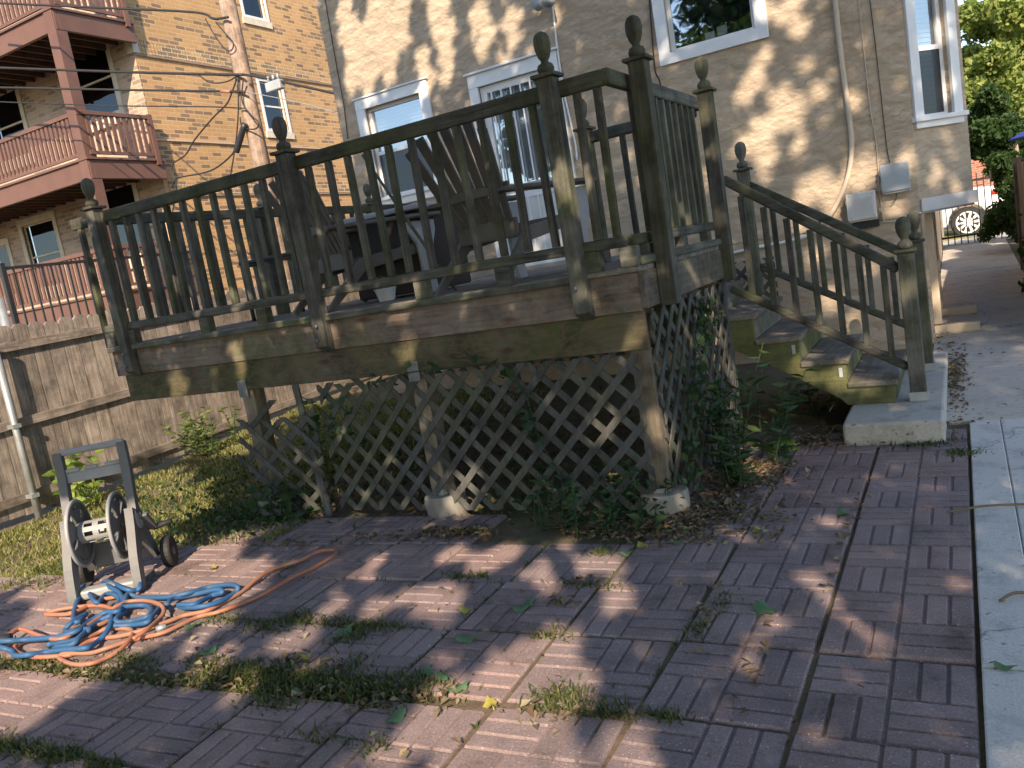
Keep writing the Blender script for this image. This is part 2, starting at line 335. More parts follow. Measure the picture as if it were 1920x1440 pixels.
# ------------------------------------------------------------------ ground
def sheet(name, x0, x1, y0, y1, nx, ny, zf, mat, kind='structure', scale=K):
    mb = MB()
    for j in range(ny + 1):
        for i in range(nx + 1):
            x = x0 + (x1 - x0) * i / nx; y = y0 + (y1 - y0) * j / ny; mb.v.append((x, y, zf(x, y)))
    for j in range(ny):
        for i in range(nx):
            a = j * (nx + 1) + i; mb.f.append((a, a + 1, a + nx + 2, a + nx + 1))
    o = mb.build(name, mat, smooth=True); setp(o, kind=kind); return o
def groundz(x, y):
    if -4.8 < x < 0 and -2 < y < 4.2: return gz(x, y) - .0145 + .0025 * math.sin(x * 3.1 + y * 1.7)
    z = gz(x, y) - 0.03
    return z + .012 * math.sin(x * 3.1 + y * 1.7) * math.sin(y * 2.3 - x)
def gnd():
    mb = MB(); xs = [-400, -120, -60] + list(np.arange(-30, 12.01, .5)) + [30, 80, 400]; ys = [-400, -60, -20] + list(np.arange(-6, 40.01, .5)) + [80, 200, 700]
    for y in ys:
        for x in xs: mb.v.append((x, y, groundz(x, y)))
    nx = len(xs)
    for j in range(len(ys) - 1):
        for i in range(nx - 1): a = j * nx + i; mb.f.append((a, a + 1, a + nx + 1, a + nx))
    o = mb.build('ground', SOIL, smooth=True); setp(o, 'bare soil and thin turf under and around the patio', kind='structure')
gnd()

# patio of square basket-weave pavers
PX_ORG, PITCHX = -0.06, 0.526
def paver_xy(x, y):
    if x < -1.1: y = y + .065 * (x + 1.1)
    return x, y
patio = MB()
def brick_block(mb, T, x0, x1, y0, y1, z0, z1, ch=.006):
    b = len(mb.v)
    for (x, y, z) in [(x0, y0, z0), (x1, y0, z0), (x1, y1, z0), (x0, y1, z0), (x0 + ch, y0 + ch, z1), (x1 - ch, y0 + ch, z1), (x1 - ch, y1 - ch, z1), (x0 + ch, y1 - ch, z1)]:
        mb.v.append(T(x, y, z))
    mb.f += [(b + 4, b + 5, b + 6, b + 7), (b, b + 1, b + 5, b + 4), (b + 1, b + 2, b + 6, b + 5), (b + 2, b + 3, b + 7, b + 6), (b + 3, b, b + 4, b + 7)]
joint_pts = []; slab_of = []
for i in range(0, 14):
    for j in range(-4, 8):
        cx = PX_ORG - PITCHX * (i + .5); cyy = 2.94 + .525 * (j + .5) - .265 + .265
        if j <= -2 and i >= 2: cyy -= .10 * min(1, (i - 1) / 3)
        X, Y = paver_xy(cx, cyy)
        if X < -7.0: continue
        if Y > 4.36 and X < -1.95 and X > -4.9: continue
        if Y > 3.95 and X < -1.55 and X > -1.95: continue
        if Y > 3.9 and X < -4.6: continue
        if Y > 3.05 and X < -5.55: continue
        if Y > 4.15 and X < -1.55: continue
        if Y > 5.9: continue
        if X > -0.9 and Y > 6.1: continue
        ang = random.gauss(0, .0045) + (.045 if X < -1.2 else 0); tx, ty = random.gauss(0, .0045), random.gauss(0, .0045); dz = random.gauss(0, .0028)
        s = .2575
        ca, sa = math.cos(ang), math.sin(ang); gzz = gz(X, Y)
        def T(x, y, z, X=X, Y=Y, ca=ca, sa=sa, tx=tx, ty=ty, dz=dz, gzz=gzz): return (X + x * ca - y * sa, Y + x * sa + y * ca, gzz + z + tx * x + ty * y + dz)
        # base body
        brick_block(patio, T, -s, s, -s, s, -.06, -.010, .003)
        q = s
        flip = (i + 0 * j) % 1
        for a in (0, 1):
            for b in (0, 1):
                ox, oy = -s + a * q, -s + b * q
                for k in range(3):
                    w = q / 3; g = .0042
                    if (a + b) % 2 == 1 - flip:  # long axis X at top-left / bottom-right
                        brick_block(patio, T, ox + g, ox + q - g, oy + k * w + g, oy + (k + 1) * w - g, -.0105, -.001)
                    else:
                        brick_block(patio, T, ox + k * w + g, ox + (k + 1) * w - g, oy + g, oy + q - g, -.0105, -.001)
        slab_of += [random.randrange(5)] * (len(patio.f) - len(slab_of))
        joint_pts += [(X, Y - s - .01, 'x'), (X - s - .01, Y, 'y')]
o = patio.build('patio_paving', PAVER)
for m_ in PAVERS[1:]: o.data.materials.append(m_)
o.data.polygons.foreach_set('material_index', slab_of)
setp(o, 'red-brown basket-weave concrete paver patio with mossy joints', kind='structure')

# walkway
wk = MB()
def slab(mb, x0, x1, y0, y1, dz=0, th=.09):
    ch = .006; b = len(mb.v); z = lambda x, y: gz(0, y) + dz
    for (x, y, o_) in [(x0, y0, -th), (x1, y0, -th), (x1, y1, -th), (x0, y1, -th), (x0, y0, -ch), (x1, y0, -ch), (x1, y1, -ch), (x0, y1, -ch)]: mb.v.append((x, y, z(x, y) + o_))
    for (x, y) in [(x0 + ch, y0 + ch), (x1 - ch, y0 + ch), (x1 - ch, y1 - ch), (x0 + ch, y1 - ch)]: mb.v.append((x, y, z(x, y)))
    for a, c in ((0, 4), (4, 8)):
        for k in range(4): k2 = (k + 1) % 4; mb.f.append((b + a + k, b + a + k2, b + c + k2, b + c + k))
    mb.f.append((b + 8, b + 9, b + 10, b + 11))
ys = [-1.6, -.1, 1.4, 2.92, 4.55, 6.28]
for a, b in zip(ys[:-1], ys[1:]): slab(wk, -.052, .128, a, b - .008, .001); slab(wk, .131, 1.35, a, b - .008, 0)
o = wk.build('walkway', CONC_W); setp(o, 'pale grey concrete walkway beside the patio', kind='structure')
wk2 = MB(); yy = 6.29
while yy < 17.0:
    slab(wk2, -.32, .68, yy, yy + 1.5 - .012, random.uniform(-.004, .004)); yy += 1.5
o = wk2.build('old_walkway', CONC_O); setp(o, 'older brown-grey concrete walkway running past the house to the gate', kind='structure')
fw = 24.5
o = MB().box(-60, 60, fw, fw + 9, gz(0, 20) - .05, gz(0, 20) - .02).build('road', ASPH); setp(o, kind='structure')
o = MB().box(-40, 40, 17.4, 18.9, gz(0, 20) - .04, gz(0, 20) + .0).build('pavement', CONC_W); setp(o, kind='structure')

# ------------------------------------------------------------------ wooden deck
XF0, XF1, YF, YSIDE = -6.16, -1.58, 4.36, 6.15
DZ = 1.455
deck = thing('wooden_deck', 'raised grey-green weathered wooden deck with baluster railing and lattice skirt', 'deck', (-3.9, 6.3, 0))
FIN = [(.030, 0), (.046, .012), (.05, .032), (.042, .05), (.024, .06), (.022, .072), (.034, .09), (.046, .125), (.05, .158), (.046, .19), (.034, .212), (.012, .224)]
def post(x, y, z0, z1, parent, w=.098, fin=True, mat=None, taper=0, lean=(0, 0), capdir=1):
    mat = mat or W_Z; mb = MB()
    mb.beam((x, y, z0), (x + lean[0], y + lean[1], z1), w, w, up=(0, 1, 0))
    if taper:   # angled cut at the foot
        for k in range(4):
            v = mb.v[k + 0] if False else None
        vs = sorted(range(8), key=lambda k: mb.v[k][2])[:4]
        for k in vs:
            if mb.v[k][1] < y: mb.v[k] = (mb.v[k][0], mb.v[k][1] + .02, mb.v[k][2] + taper)
    p = mb.build('post', mat, parent, bevel=.006)
    if fin:
        x += lean[0]; y += lean[1]
        MB().box(x - .072, x + .072, y - .072, y + .072, z1 + .001, z1 + .022).build('post_cap', mat, p, bevel=.006)
        MB().lathe((x, y, z1 + .022), FIN, 16, flute=.05).build('finial', mat, p, smooth=True)
    return p
# decking boards
dk = MB(); y = YF - .035
while y < 8.86:
    y1 = min(y + .135, 8.88)
    if y1 < 6.2: dk.box(XF0 - .03, XF1 + .03, y, y1, DZ - .03, DZ + random.uniform(-.002, .002))
    else: dk.box(XF0 - .03, -2.5, y, y1, DZ - .03, DZ + random.uniform(-.002, .002))
    y += .143
dk.build('decking', W_DECK, deck, bevel=.004)
MB().box(XF0, XF1, YF, YF + .04, 1.205, DZ - .031).build('rim_board', W_RIM, deck, bevel=.004)
MB().box(XF1 - .0, XF1 + .038, YF - .002, YSIDE, 1.215, DZ - .031).build('rim_board', W_RIMY, deck, bevel=.004)
MB().box(XF0 - .04, XF0 - .001, YF + .002, 8.8, 1.205, DZ - .031).build('rim_board', W_RIMY, deck, bevel=.004)
MB().box(XF0 - .035, XF1 - .33, YF - .045, YF - .003, DZ - .045, DZ - .006).build('edge_board', W_X, deck, bevel=.006)
MB().box(XF0 + .04, XF1 + .0, YF + .012, YF + .052, .985, 1.204).build('beam', W_BEAM, deck, bevel=.005)
MB().box(XF0 + .04, XF1 + .0, YF + .15, YF + .19, .985, 1.2).build('beam', W_BEAM, deck)
js = MB()
for k in range(11):
    x = XF0 + .3 + k * .42; js.box(x, x + .04, YF + .045, 8.8 if x < -2.5 else 6.2, 1.205, DZ - .035)
js.build('joists', W_RIMY, deck)
# support posts, brackets, piers
for x, lean in ((-1.645, 0), (-3.21, 0), (-4.80, 0)):
    yb = YF + .1
    p = MB().beam((x, yb, .13), (x, yb, .984), .12, .12, up=(0, 1, 0)).build('support_post', W_POST, deck, bevel=.006)
    if x < -2:
        br = MB().box(x - .045, x + .045, YF + .004, YF + .010, .93, 1.06)
        for a, b in ((-.025, .95), (.025, .95), (-.025, 1.04), (.025, 1.04)): br.lathe((x + a, YF + .004, b), [(.007, 0), (.005, .004)], 8, axis=(0, -1, 0))
        br.build('bracket', ZINC, p)
    base = thing('concrete_pier', {-1.645: 'round grey concrete pier under the right corner post of the deck', -3.21: 'round grey concrete pier in the middle of the lattice', -4.80: 'round grey concrete pier under the leftmost deck support post'}[x], 'pier', (x, yb, 0), 'concrete piers under the deck')
    MB().lathe((x, yb, -.05), [(.135, 0), (.145, .12), (.142, .165), (.13, .178)], 28).build('footing', CONC_L, base, autosmooth=True)
    MB().box(x - .04, x + .04, yb - .068, yb - .0625, .13, .17).build('anchor_plate', GALV, base)
for x, yb in ((-4.8, 6.5), (-1.66, 6.05), (-4.8, 8.5), (-2.6, 8.5)):
    MB().box(x - .06, x + .06, yb - .06, yb + .06, 0, 1.2).build('support_post', W_POST, deck)
# front railing
P1, P2, P3 = -5.93, -3.87, -1.91
YP = YF - .052
for x in (P1, P2, P3):
    p_ = post(x, YP, 1.19, 2.54, deck, taper=.05)
    for dz_ in (1.29, 1.385): MB().lathe((x + random.uniform(-.012, .012), YP - .0485, dz_), [(.013, 0), (.011, .004), (.005, .006)], 10, axis=(0, -1, 0)).build('bolt', ZINC, p_, smooth=True)
post(XF1 + .09, 4.62, 1.2, 2.56, deck, taper=.0)
post(XF1 + .06, YSIDE - .03, 1.19, 2.54, deck, taper=.0)
XC = -1.60   # rail corner
def rail(p, q, parent, w=.052, h=.088, name='top_rail', mat=W_X): return MB().beam(p, q, w, h).build(name, mat, parent, bevel=.014)
RY = YF - .01
rail((XF0 - .13, RY, 2.475), (XC, RY, 2.475), deck)
rail((XC + .01, RY - .026, 2.475), (XC + .01, YSIDE + .02, 2.475), deck, mat=W_Y)
rail((XF0 - .06, RY, 1.60), (XC + .0, RY, 1.60), deck, w=.045, h=.062, name='bottom_rail')
rail((XC + .01, RY, 1.60), (XC + .01, YSIDE, 1.60), deck, w=.045, h=.062, name='bottom_rail', mat=W_Y)
rail((XC + .05, RY, 1.48), (XC + .05, YSIDE, 1.48), deck, w=.045, h=.05, name='edge_board', mat=W_Y)
for x in (-6.12, -5.86, -5.0, -4.4, -3.0, -2.4, -1.82, -1.6):
    MB().box(x - .05, x + .05, RY - .035, RY + .03, DZ + .001, 1.568).build('spacer_block', W_X, deck, bevel=.004)
for yv in (4.6, 5.3, 5.9): MB().box(XC - .02, XC + .04, yv - .05, yv + .05, DZ + .051, 1.568).build('spacer_block', W_X, deck, bevel=.004)
def baluster(p, q, parent, w=.04): return MB().beam(p, q, w, w, up=(0, 1, 0)).build('baluster', W_Z, parent, bevel=.003)
def bal_x(x0, x1, n, yv, z0, z1, parent, ex=0):
    for k in range(n):
        x = x0 + (x1 - x0) * (k + .5) / n + random.uniform(-.008, .008)
        j = random.uniform(-.012, .012); baluster((x + j, yv + random.uniform(-.004, .004), z0), (x, yv, z1), parent)
ZB0, ZB1 = 1.632, 2.43
bal_x(XF0 - .11, P1 - .03, 2, RY, ZB0 - .18, ZB1, deck)
bal_x(P1 + .05, P2 - .05, 12, RY, ZB0, ZB1, deck)
bal_x(P2 + .05, P3 - .05, 11, RY, ZB0, ZB1, deck)
bal_x(P3 + .08, XC + .02, 2, RY, ZB0, ZB1, deck)
for k in range(10):
    yv = 4.72 + k * .135; baluster((XC + .01 + random.uniform(-.006, .006), yv, ZB0), (XC + .01, yv, ZB1), deck)
# left side railing
XL = -6.05
for yv in (6.25, 8.0): post(XL, yv, DZ, 2.52, deck)
rail((XL, RY + .03, 2.475), (XL, 8.85, 2.475), deck, mat=W_Y)
rail((XL, RY + .03, 1.60), (XL, 8.85, 1.60), deck, w=.045, h=.062, name='bottom_rail', mat=W_Y)
for k in range(26):
    yv = 4.53 + k * .163
    if abs(yv - 6.25) < .07: continue
    baluster((XL, yv, ZB0), (XL, yv, ZB1), deck)
# stair-opening railing
post(-2.52, 6.24, DZ, 2.50, deck, w=.095)
rail((-2.52, 6.24, 2.44), (-1.62, 6.2, 2.44), deck)
rail((-2.52, 6.24, 1.60), (-1.62, 6.2, 1.60), deck, w=.045, h=.062, name='bottom_rail')
bal_x(-2.45, -1.66, 5, 6.22, ZB0, ZB1 - .03, deck)

# lattice
def clip_poly(poly, xmin, xmax, ymin, ymax):
    def cl(pl, f, inter):
        out = []
        for i in range(len(pl)):
            a, b = pl[i], pl[(i + 1) % len(pl)]
            if f(a): out.append(a)
            if f(a) != f(b): out.append(inter(a, b))
        return out
    def ix(v): return lambda a, b: (v, a[1] + (b[1] - a[1]) * (v - a[0]) / (b[0] - a[0]))
    def iy(v): return lambda a, b: (a[0] + (b[0] - a[0]) * (v - a[1]) / (b[1] - a[1]), v)
    for f, it in ((lambda p: p[0] >= xmin, ix(xmin)), (lambda p: p[0] <= xmax, ix(xmax)), (lambda p: p[1] >= ymin, iy(ymin)), (lambda p: p[1] <= ymax, iy(ymax))):
        if poly: poly = cl(poly, f, it)
    return poly
def lattice(u0, u1, v0, v1, pitch, sw, th, to3, name='lattice_panel', parent=None, jag=0.0, mat=None, angs=(45, 135)):
    """to3(u, v, d) maps panel coordinates and depth to 3-D"""
    mb = MB(); R = math.hypot(u1 - u0, v1 - v0); cu, cv = (u0 + u1) / 2, (v0 + v1) / 2
    for layer, ang in enumerate(angs):
        a = math.radians(ang); dx, dy = math.cos(a), math.sin(a); nx, ny = -dy, dx; n = int(R / pitch) + 1
        for k in range(-n, n + 1):
            o_ = k * pitch + random.uniform(-.002, .002); w = sw / 2; s1, s2 = R, R
            c = [(cu + nx * (o_ - w) - dx * s1, cv + ny * (o_ - w) - dy * s1), (cu + nx * (o_ - w) + dx * s2, cv + ny * (o_ - w) + dy * s2),
                 (cu + nx * (o_ + w) + dx * s2, cv + ny * (o_ + w) + dy * s2), (cu + nx * (o_ + w) - dx * s1, cv + ny * (o_ + w) - dy * s1)]
            j1, j2, j3, j4 = (random.uniform(0, jag) for _ in range(4))
            pl = clip_poly(c, u0 + j1, u1 - j2 * 0, v0 + j3 * 0, v1 - j4)
            if len(pl) < 3: continue
            d0 = -th * layer - .001 * layer; p3 = [to3(u, v, d0) for u, v in pl]; off = Vector(to3(pl[0][0], pl[0][1], d0 + th * .95)) - Vector(p3[0])
            mb.prism(p3, off)
    return mb.build(name, mat or W_LAT, parent)
YL = YF + .03
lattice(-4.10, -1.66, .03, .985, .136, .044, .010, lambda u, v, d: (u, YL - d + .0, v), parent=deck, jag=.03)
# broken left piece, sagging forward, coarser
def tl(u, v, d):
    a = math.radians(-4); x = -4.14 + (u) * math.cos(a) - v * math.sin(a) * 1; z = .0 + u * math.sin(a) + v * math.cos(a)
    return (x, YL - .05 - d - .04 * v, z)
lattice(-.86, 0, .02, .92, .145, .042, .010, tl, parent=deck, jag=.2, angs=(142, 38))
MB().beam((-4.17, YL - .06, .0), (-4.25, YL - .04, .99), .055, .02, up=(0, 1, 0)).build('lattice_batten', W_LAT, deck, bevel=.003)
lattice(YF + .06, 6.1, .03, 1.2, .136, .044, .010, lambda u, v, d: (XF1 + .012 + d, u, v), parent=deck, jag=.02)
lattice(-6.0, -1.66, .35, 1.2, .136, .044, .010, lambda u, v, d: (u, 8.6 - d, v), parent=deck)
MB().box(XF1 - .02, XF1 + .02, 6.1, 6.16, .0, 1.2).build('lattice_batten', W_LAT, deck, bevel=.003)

# ------------------------------------------------------------------ staircase
st = thing('wooden_staircase', 'mossy wooden stairs with baluster handrails descending from the deck to the concrete pad', 'stairs', (-1, 6.9, .15))
YS0, YS1 = 6.30, 7.42
treads = [(-2.36, -2.03, 1.275), (-2.05, -1.72, 1.09), (-1.74, -1.415, .905), (-1.43, -1.105, .705), (-1.12, -.795, .505), (-.81, -.485, .325)]
for a, b, z in treads:
    t = MB().box(a, b + .012, YS0 - .02, YS1 + .02, z - .045, z).build('tread', W_TREAD, st, bevel=.012)
rs = [(b - .012, b - .03, z) for a, b, z in treads]; zprev = [.15 if i == len(treads) - 1 else treads[i + 1][2] for i in range(len(treads))]
for (x1, x0, z), zp in zip(rs, zprev): MB().box(x0 - .01, x1, YS0 + .03, YS1 - .03, zp + .001, z - .046).build('riser', W_STR if z < .8 else W_TREAD, st)
for ys_ in (YS0, YS1 - .035):
    poly = [(-2.5, DZ - .24)]
    poly = [(-2.5, 1.05), (-2.5, 1.25)]
    for (a, b, z), zp in zip(treads, zprev): poly += [(a if len(poly) > 2 else -2.36, z - .046), (b - .001, z - .046)]
    poly = [(-2.36, 1.0), (-2.36, 1.229)]
    for i, ((a, b, z), zp) in enumerate(zip(treads, zprev)):
        if i: poly.append((treads[i - 1][1] - .012, z - .046))
        poly.append((b - .012, z - .046))
    poly += [(-.497, .152), (-.82, .152), (-.86, .20), (-1.55, .62)]
    MB().prism([(x, ys_, z) for x, z in poly], (0, .035, 0)).build('stringer', W_STR, st, bevel=.003)
for x, z in ((-1.155, .60), (-.845, .40)): MB().box(x - .012, x + .012, YS0 - .003, YS0 - .0005, z - .035, z + .035).build('angle_bracket', BOXG, st)
post(-.35, 6.36, .205, 1.20, st, w=.105); post(-.33, 7.42, .2, 1.2, st, w=.10); post(-1.6, 7.40, .95, 2.02, st, w=.095)
for x, y in ((-.35, 6.36), (-.33, 7.42)): MB().box(x - .06, x + .06, y - .06, y + .06, .152, .215).build('post_base', GALV, st)
def slope_rail(x0, z0, x1, z1, y, h=.07, w=.05, name='handrail'): return MB().beam((x0, y, z0), (x1, y, z1), w, h).build(name, W_X, st, bevel=.014)
slope_rail(-1.53, 1.93, -.40, 1.09, 6.36); slope_rail(-1.57, 1.11, -.40, .39, 6.36, .06, .045, 'bottom_rail')
slope_rail(-1.58, 1.90, -.38, 1.10, 7.41); slope_rail(-1.56, 1.19, -.38, .50, 7.41, .06, .045, 'bottom_rail')
for yv, zt0, zb0, n in ((6.36, 1.91, 1.10, 7), (7.41, 1.88, 1.19, 6)):
    for k in range(n):
        x = -1.53 + (1.13) * (k + .75) / (n + .4); t = (x + 1.55) / 1.15
        zb = zb0 - .70 * t + .02; zt = zt0 - .82 * t - .03
        MB().beam((x, yv, zb), (x, yv, zt), .042, .042, up=(0, 1, 0)).build('baluster', W_Z, st, bevel=.003)
pad = MB().box(-.80, -.19, 5.74, 8.25, -.05, .15).build('concrete_pad', CONC_P, bevel=.02); setp(pad, 'raised grey concrete pad at the foot of the wooden stairs', 'pad')

# ------------------------------------------------------------------ stucco house
YH = 8.9; XHL, XHR = -6.97, -.33; ZT = 8.2
house = thing('stucco_house', 'tan stucco house with white-trimmed windows and white barred back door', 'house', ((XHL + XHR) / 2, 14, 0))
def wall_holes(mb, u0, u1, v0, v1, holes, to3, depth):
    us = sorted(set([u0, u1] + [h[0] for h in holes] + [h[1] for h in holes])); vs = sorted(set([v0, v1] + [h[2] for h in holes] + [h[3] for h in holes]))
    for i in range(len(us) - 1):
        for j in range(len(vs) - 1):
            cu, cv = (us[i] + us[i + 1]) / 2, (vs[j] + vs[j + 1]) / 2
            if any(h[0] < cu < h[1] and h[2] < cv < h[3] for h in holes): continue
            mb.quad(to3(us[i], vs[j], 0), to3(us[i + 1], vs[j], 0), to3(us[i + 1], vs[j + 1], 0), to3(us[i], vs[j + 1], 0))
    for a, b, c, d in holes:
        mb.quad(to3(a, c, 0), to3(b, c, 0), to3(b, c, depth), to3(a, c, depth)); mb.quad(to3(a, d, 0), to3(b, d, 0), to3(b, d, depth), to3(a, d, depth))
        mb.quad(to3(a, c, 0), to3(a, d, 0), to3(a, d, depth), to3(a, c, depth)); mb.quad(to3(b, c, 0), to3(b, d, 0), to3(b, d, depth), to3(b, c, depth))
W1 = (-6.52, -5.66, 2.66, 3.80); DR = (-4.84, -3.90, 1.50, 3.66); WU = (-2.51, -1.63, 3.44, 4.75)
w = MB(); fy = lambda u, v, d: (u, YH + d, v)
wall_holes(w, XHL, XHR, -.2, ZT, [W1, DR, WU], fy, .14)
w.quad((XHR, YH, -.2), (XHR, 20, -.2), (XHR, 20, ZT), (XHR, YH, ZT)); w.quad((XHL, YH, -.2), (XHL, 20, -.2), (XHL, 20, ZT), (XHL, YH, ZT)); w.quad((XHL, 20, -.2), (XHR, 20, -.2), (XHR, 20, ZT), (XHL, 20, ZT))
w.build('wall', STUCCO, house)
MB().box(XHL - .3, XHR + .3, YH - .3, 20.3, ZT, ZT + .25).build('roof', BOXG, house)
def slats(mb, a, b, c, d, to3, dep, pitch=.045):
    v = c
    while v < d: p = [to3(a, v, dep), to3(b, v, dep), to3(b, v + pitch * .9, dep + .012), to3(a, v + pitch * .9, dep + .012)]; mb.quad(*p); v += pitch
def window(hole, to3, parent, tw=.12, sill=.06, blinds=True, split=True, name='window', glass=GLASS, trim=WHITE, blmat=WHITE2, dark_low=False, head=0):
    a, b, c, d = hole
    def bx(u0, u1, v0, v1, d0, d1): return [Vector(to3(u, v, dd)) for dd, (u, v) in [(d0, (u0, v0)), (d0, (u1, v0)), (d0, (u1, v1)), (d0, (u0, v1)), (d1, (u0, v0)), (d1, (u1, v0)), (d1, (u1, v1)), (d1, (u0, v1))]]
    fr = MB()
    fr.quadbox(bx(a - tw, a, c, d, -.035, .02)); fr.quadbox(bx(b, b + tw, c, d, -.035, .02))
    fr.quadbox(bx(a - tw, b + tw, d, d + tw + head, -.037, .02)); fr.quadbox(bx(a - tw - .02, b + tw + .02, d + tw + head, d + tw + head + .02, -.06, .02))
    fr.quadbox(bx(a - tw, b + tw, c - tw * .9, c, -.037, .02))
    if sill: fr.quadbox(bx(a - tw - .03, b + tw + .03, c - .03, c + .012, -.07, .03))
    wd = fr.build(name, trim, parent, bevel=.004)
    sash = MB(); s = .04
    sash.quadbox(bx(a, a + s, c, d, .05, .09)); sash.quadbox(bx(b - s, b, c, d, .05, .09)); sash.quadbox(bx(a + s, b - s, c, c + s, .05, .09)); sash.quadbox(bx(a + s, b - s, d - s, d, .05, .09))
    if split: m = (c + d) / 2; sash.quadbox(bx(a + s, b - s, m - .022, m + .022, .045, .085))
    sash.build('sash', trim, wd)
    MB().quad(to3(a, c, .075), to3(b, c, .075), to3(b, d, .075), to3(a, d, .075)).build('pane', glass, wd)
    if blinds:
        sl = MB(); slats(sl, a + .02, b - .02, c, d, to3, .16); sl.build('blind', blmat, wd)
    MB().quad(to3(a - .3, c - .3, .4), to3(b + .3, c - .3, .4), to3(b + .3, d + .3, .4), to3(a - .3, d + .3, .4)).build('interior', DARKIN, wd)  # near-black sheet stands in for the unlit room behind the pane
    return wd
GREYBL = simple('grey_blind', (.30, .31, .31), (.25, .26, .26), 5, .7)
w1 = window(W1, fy, house, .13, blmat=GREYBL)
SCREEN = glassmat('insect_screen', (.22, .23, .24), .06, .4)
MB().quad((W1[0] + .04, YH + .055, W1[2] + .04), (W1[1] - .04, YH + .055, W1[2] + .04), (W1[1] - .04, YH + .055, 3.21), (W1[0] + .04, YH + .055, 3.21)).build('insect_screen', SCREEN, w1)
wu = window(WU, fy, house, .12, sill=0, split=False, blinds=False)
# things leaning inside the upper window sill: blinds cords / cards
MB().box(-2.16, -2.06, YH + .10, YH + .11, 3.48, 3.56).box(-2.03, -1.93, YH + .10, YH + .11, 3.5, 3.59).build('card', WHITE2, wu)
# door
a, b, c, d = DR
fr = MB().box(a - .12, a, YH - .035, YH + .02, c, d).box(b, b + .12, YH - .035, YH + .02, c, d).box(a - .12, b + .12, YH - .037, YH + .02, d, d + .15).box(a - .15, b + .15, YH - .07, YH + .02, d + .15, d + .175)
door = fr.build('door', WHITE, house, bevel=.004)
lf = MB(); s = .085; zm = 2.42; y0, y1 = YH + .02, YH + .06
lf.box(a, a + s, y0, y1, c, d).box(b - s, b, y0, y1, c, d).box(a + s, b - s, y0, y1, d - s, d).box(a + s, b - s, y0, y1, c, c + s).box(a + s, b - s, y0, y1, zm - .12, zm - .04)
lf.build('door_leaf', WHITE, door, bevel=.004)
MB().box(a + s, b - s, y0 + .012, y0 + .02, c + s, zm - .12).build('lower_panel', WHITE2, door)
MB().quad((a + s, y1 - .01, zm + .05), (b - s, y1 - .01, zm + .05), (b - s, y1 - .01, d - s), (a + s, y1 - .01, d - s)).build('pane', GLASS, door)
MB().box(a, b, y1 + .01, y1 + .05, c, d).build('inner_door', BOXW, door)
bars = MB()
for k in range(6):
    x = a + s + (b - a - 2 * s) * (k + .5) / 6; bars.box(x - .008, x + .008, y0 - .012, y0 + .004, zm + .06, d - s); bars.box(x - .008, x + .008, y0 - .012, y0 + .004, c + s, zm - .12)
bars.build('bars', WHITE, door)
sc = MB().box(a + s, b - s, y0 - .002, y0 + .01, zm - .04, zm + .05)
sc.build('scroll_panel', BOXG, door)
scr = MB()
for k in range(5):
    x = a + s + (b - a - 2 * s) * (k + .5) / 5; sg = 1 if k % 2 else -1
    scr.tube([(x + sg * (.045 * (1 - t * .75)) * math.cos(t * 9), y0 - .008, zm + .005 + .034 * (1 - t * .75) * math.sin(t * 9)) for t in np.linspace(0, 1, 22)], .005, 5)
scr.build('scrollwork', WHITE, door)
MB().lathe((b - .05, y0 - .04, 2.55), [(.0, 0), (.028, .005), (.03, .025), (.012, .04)], 12, axis=(0, 1, 0)).build('handle', GALV, door)
# foundation ledge
MB().box(XHL, XHR + .012, YH - .022, YH - .001, 1.38, 1.405).build('ledge', STUCCO, house)
# corner board white strip at right corner lower
MB().box(XHR - .0, XHR + .03, YH - .012, YH + .10, gz(0, 9), 1.39).build('corner_board', STUCCO, house, bevel=.004)
# angled bay
bay_a = Vector((XHR, YH + .02, 0)); bd = Vector((.46, .44, 0)); bn = Vector((bd.y, -bd.x, 0)).normalized(); L = bd.length; bdn = bd.normalized()
fb = lambda u, v, dd: tuple(bay_a + bdn * u - bn * dd + Vector((0, 0, v)))
WB = (.12, L - .17, 2.26, 3.55)
bw = MB(); wall_holes(bw, 0, L, 1.40, ZT, [WB], fb, .12)
q1 = bay_a + bd; bw.quad((q1.x, q1.y, 1.4), (q1.x, 12.6, 1.4), (q1.x, 12.6, ZT), (q1.x, q1.y, ZT))
bw.quad((q1.x, 12.6, 1.4), (XHR, 13.1, 1.4), (XHR, 13.1, ZT), (q1.x, 12.6, ZT))
bw.build('bay', STUCCO, house)
MB().prism([(XHR, YH + .02, 1.38), (q1.x, q1.y, 1.38), (q1.x, 12.6, 1.38), (XHR, 13.1, 1.38)], (0, 0, .02)).build('bay_floor', BOXG, house)
wt = MB(); wt.quadbox([fb(-.0, 1.40, -.03), fb(L + .02, 1.40, -.03), fb(L + .02, 1.40, 0), fb(0, 1.40, 0), fb(0, 1.52, -.03), fb(L + .02, 1.52, -.03), fb(L + .02, 1.52, 0), fb(0, 1.52, 0)])
wt.build('skirt_board', BOXW, house)
wtr = MB(); 
wbw = window(WB, fb, house, .10, blmat=BOXW, name='window')
MB().quad(fb(WB[0] + .04, WB[2] + .04, .055), fb(WB[1] - .04, WB[2] + .04, .055), fb(WB[1] - .04, 2.885, .055), fb(WB[0] + .04, 2.885, .055)).build('insect_screen', SCREEN, wbw)
# downspouts on the side wall and their outlets
for yv in (9.35, 10.3):
  dsp = MB()
  dsp.box(XHR + .003, XHR + .09, yv, yv + .1, gz(0, yv) + .1, 1.38); dsp.box(XHR + .003, XHR + .42, yv, yv + .1, gz(0, yv) + .0, gz(0, yv) + .09)
  dsp.build('downspout', PIPEM, house, bevel=.01)

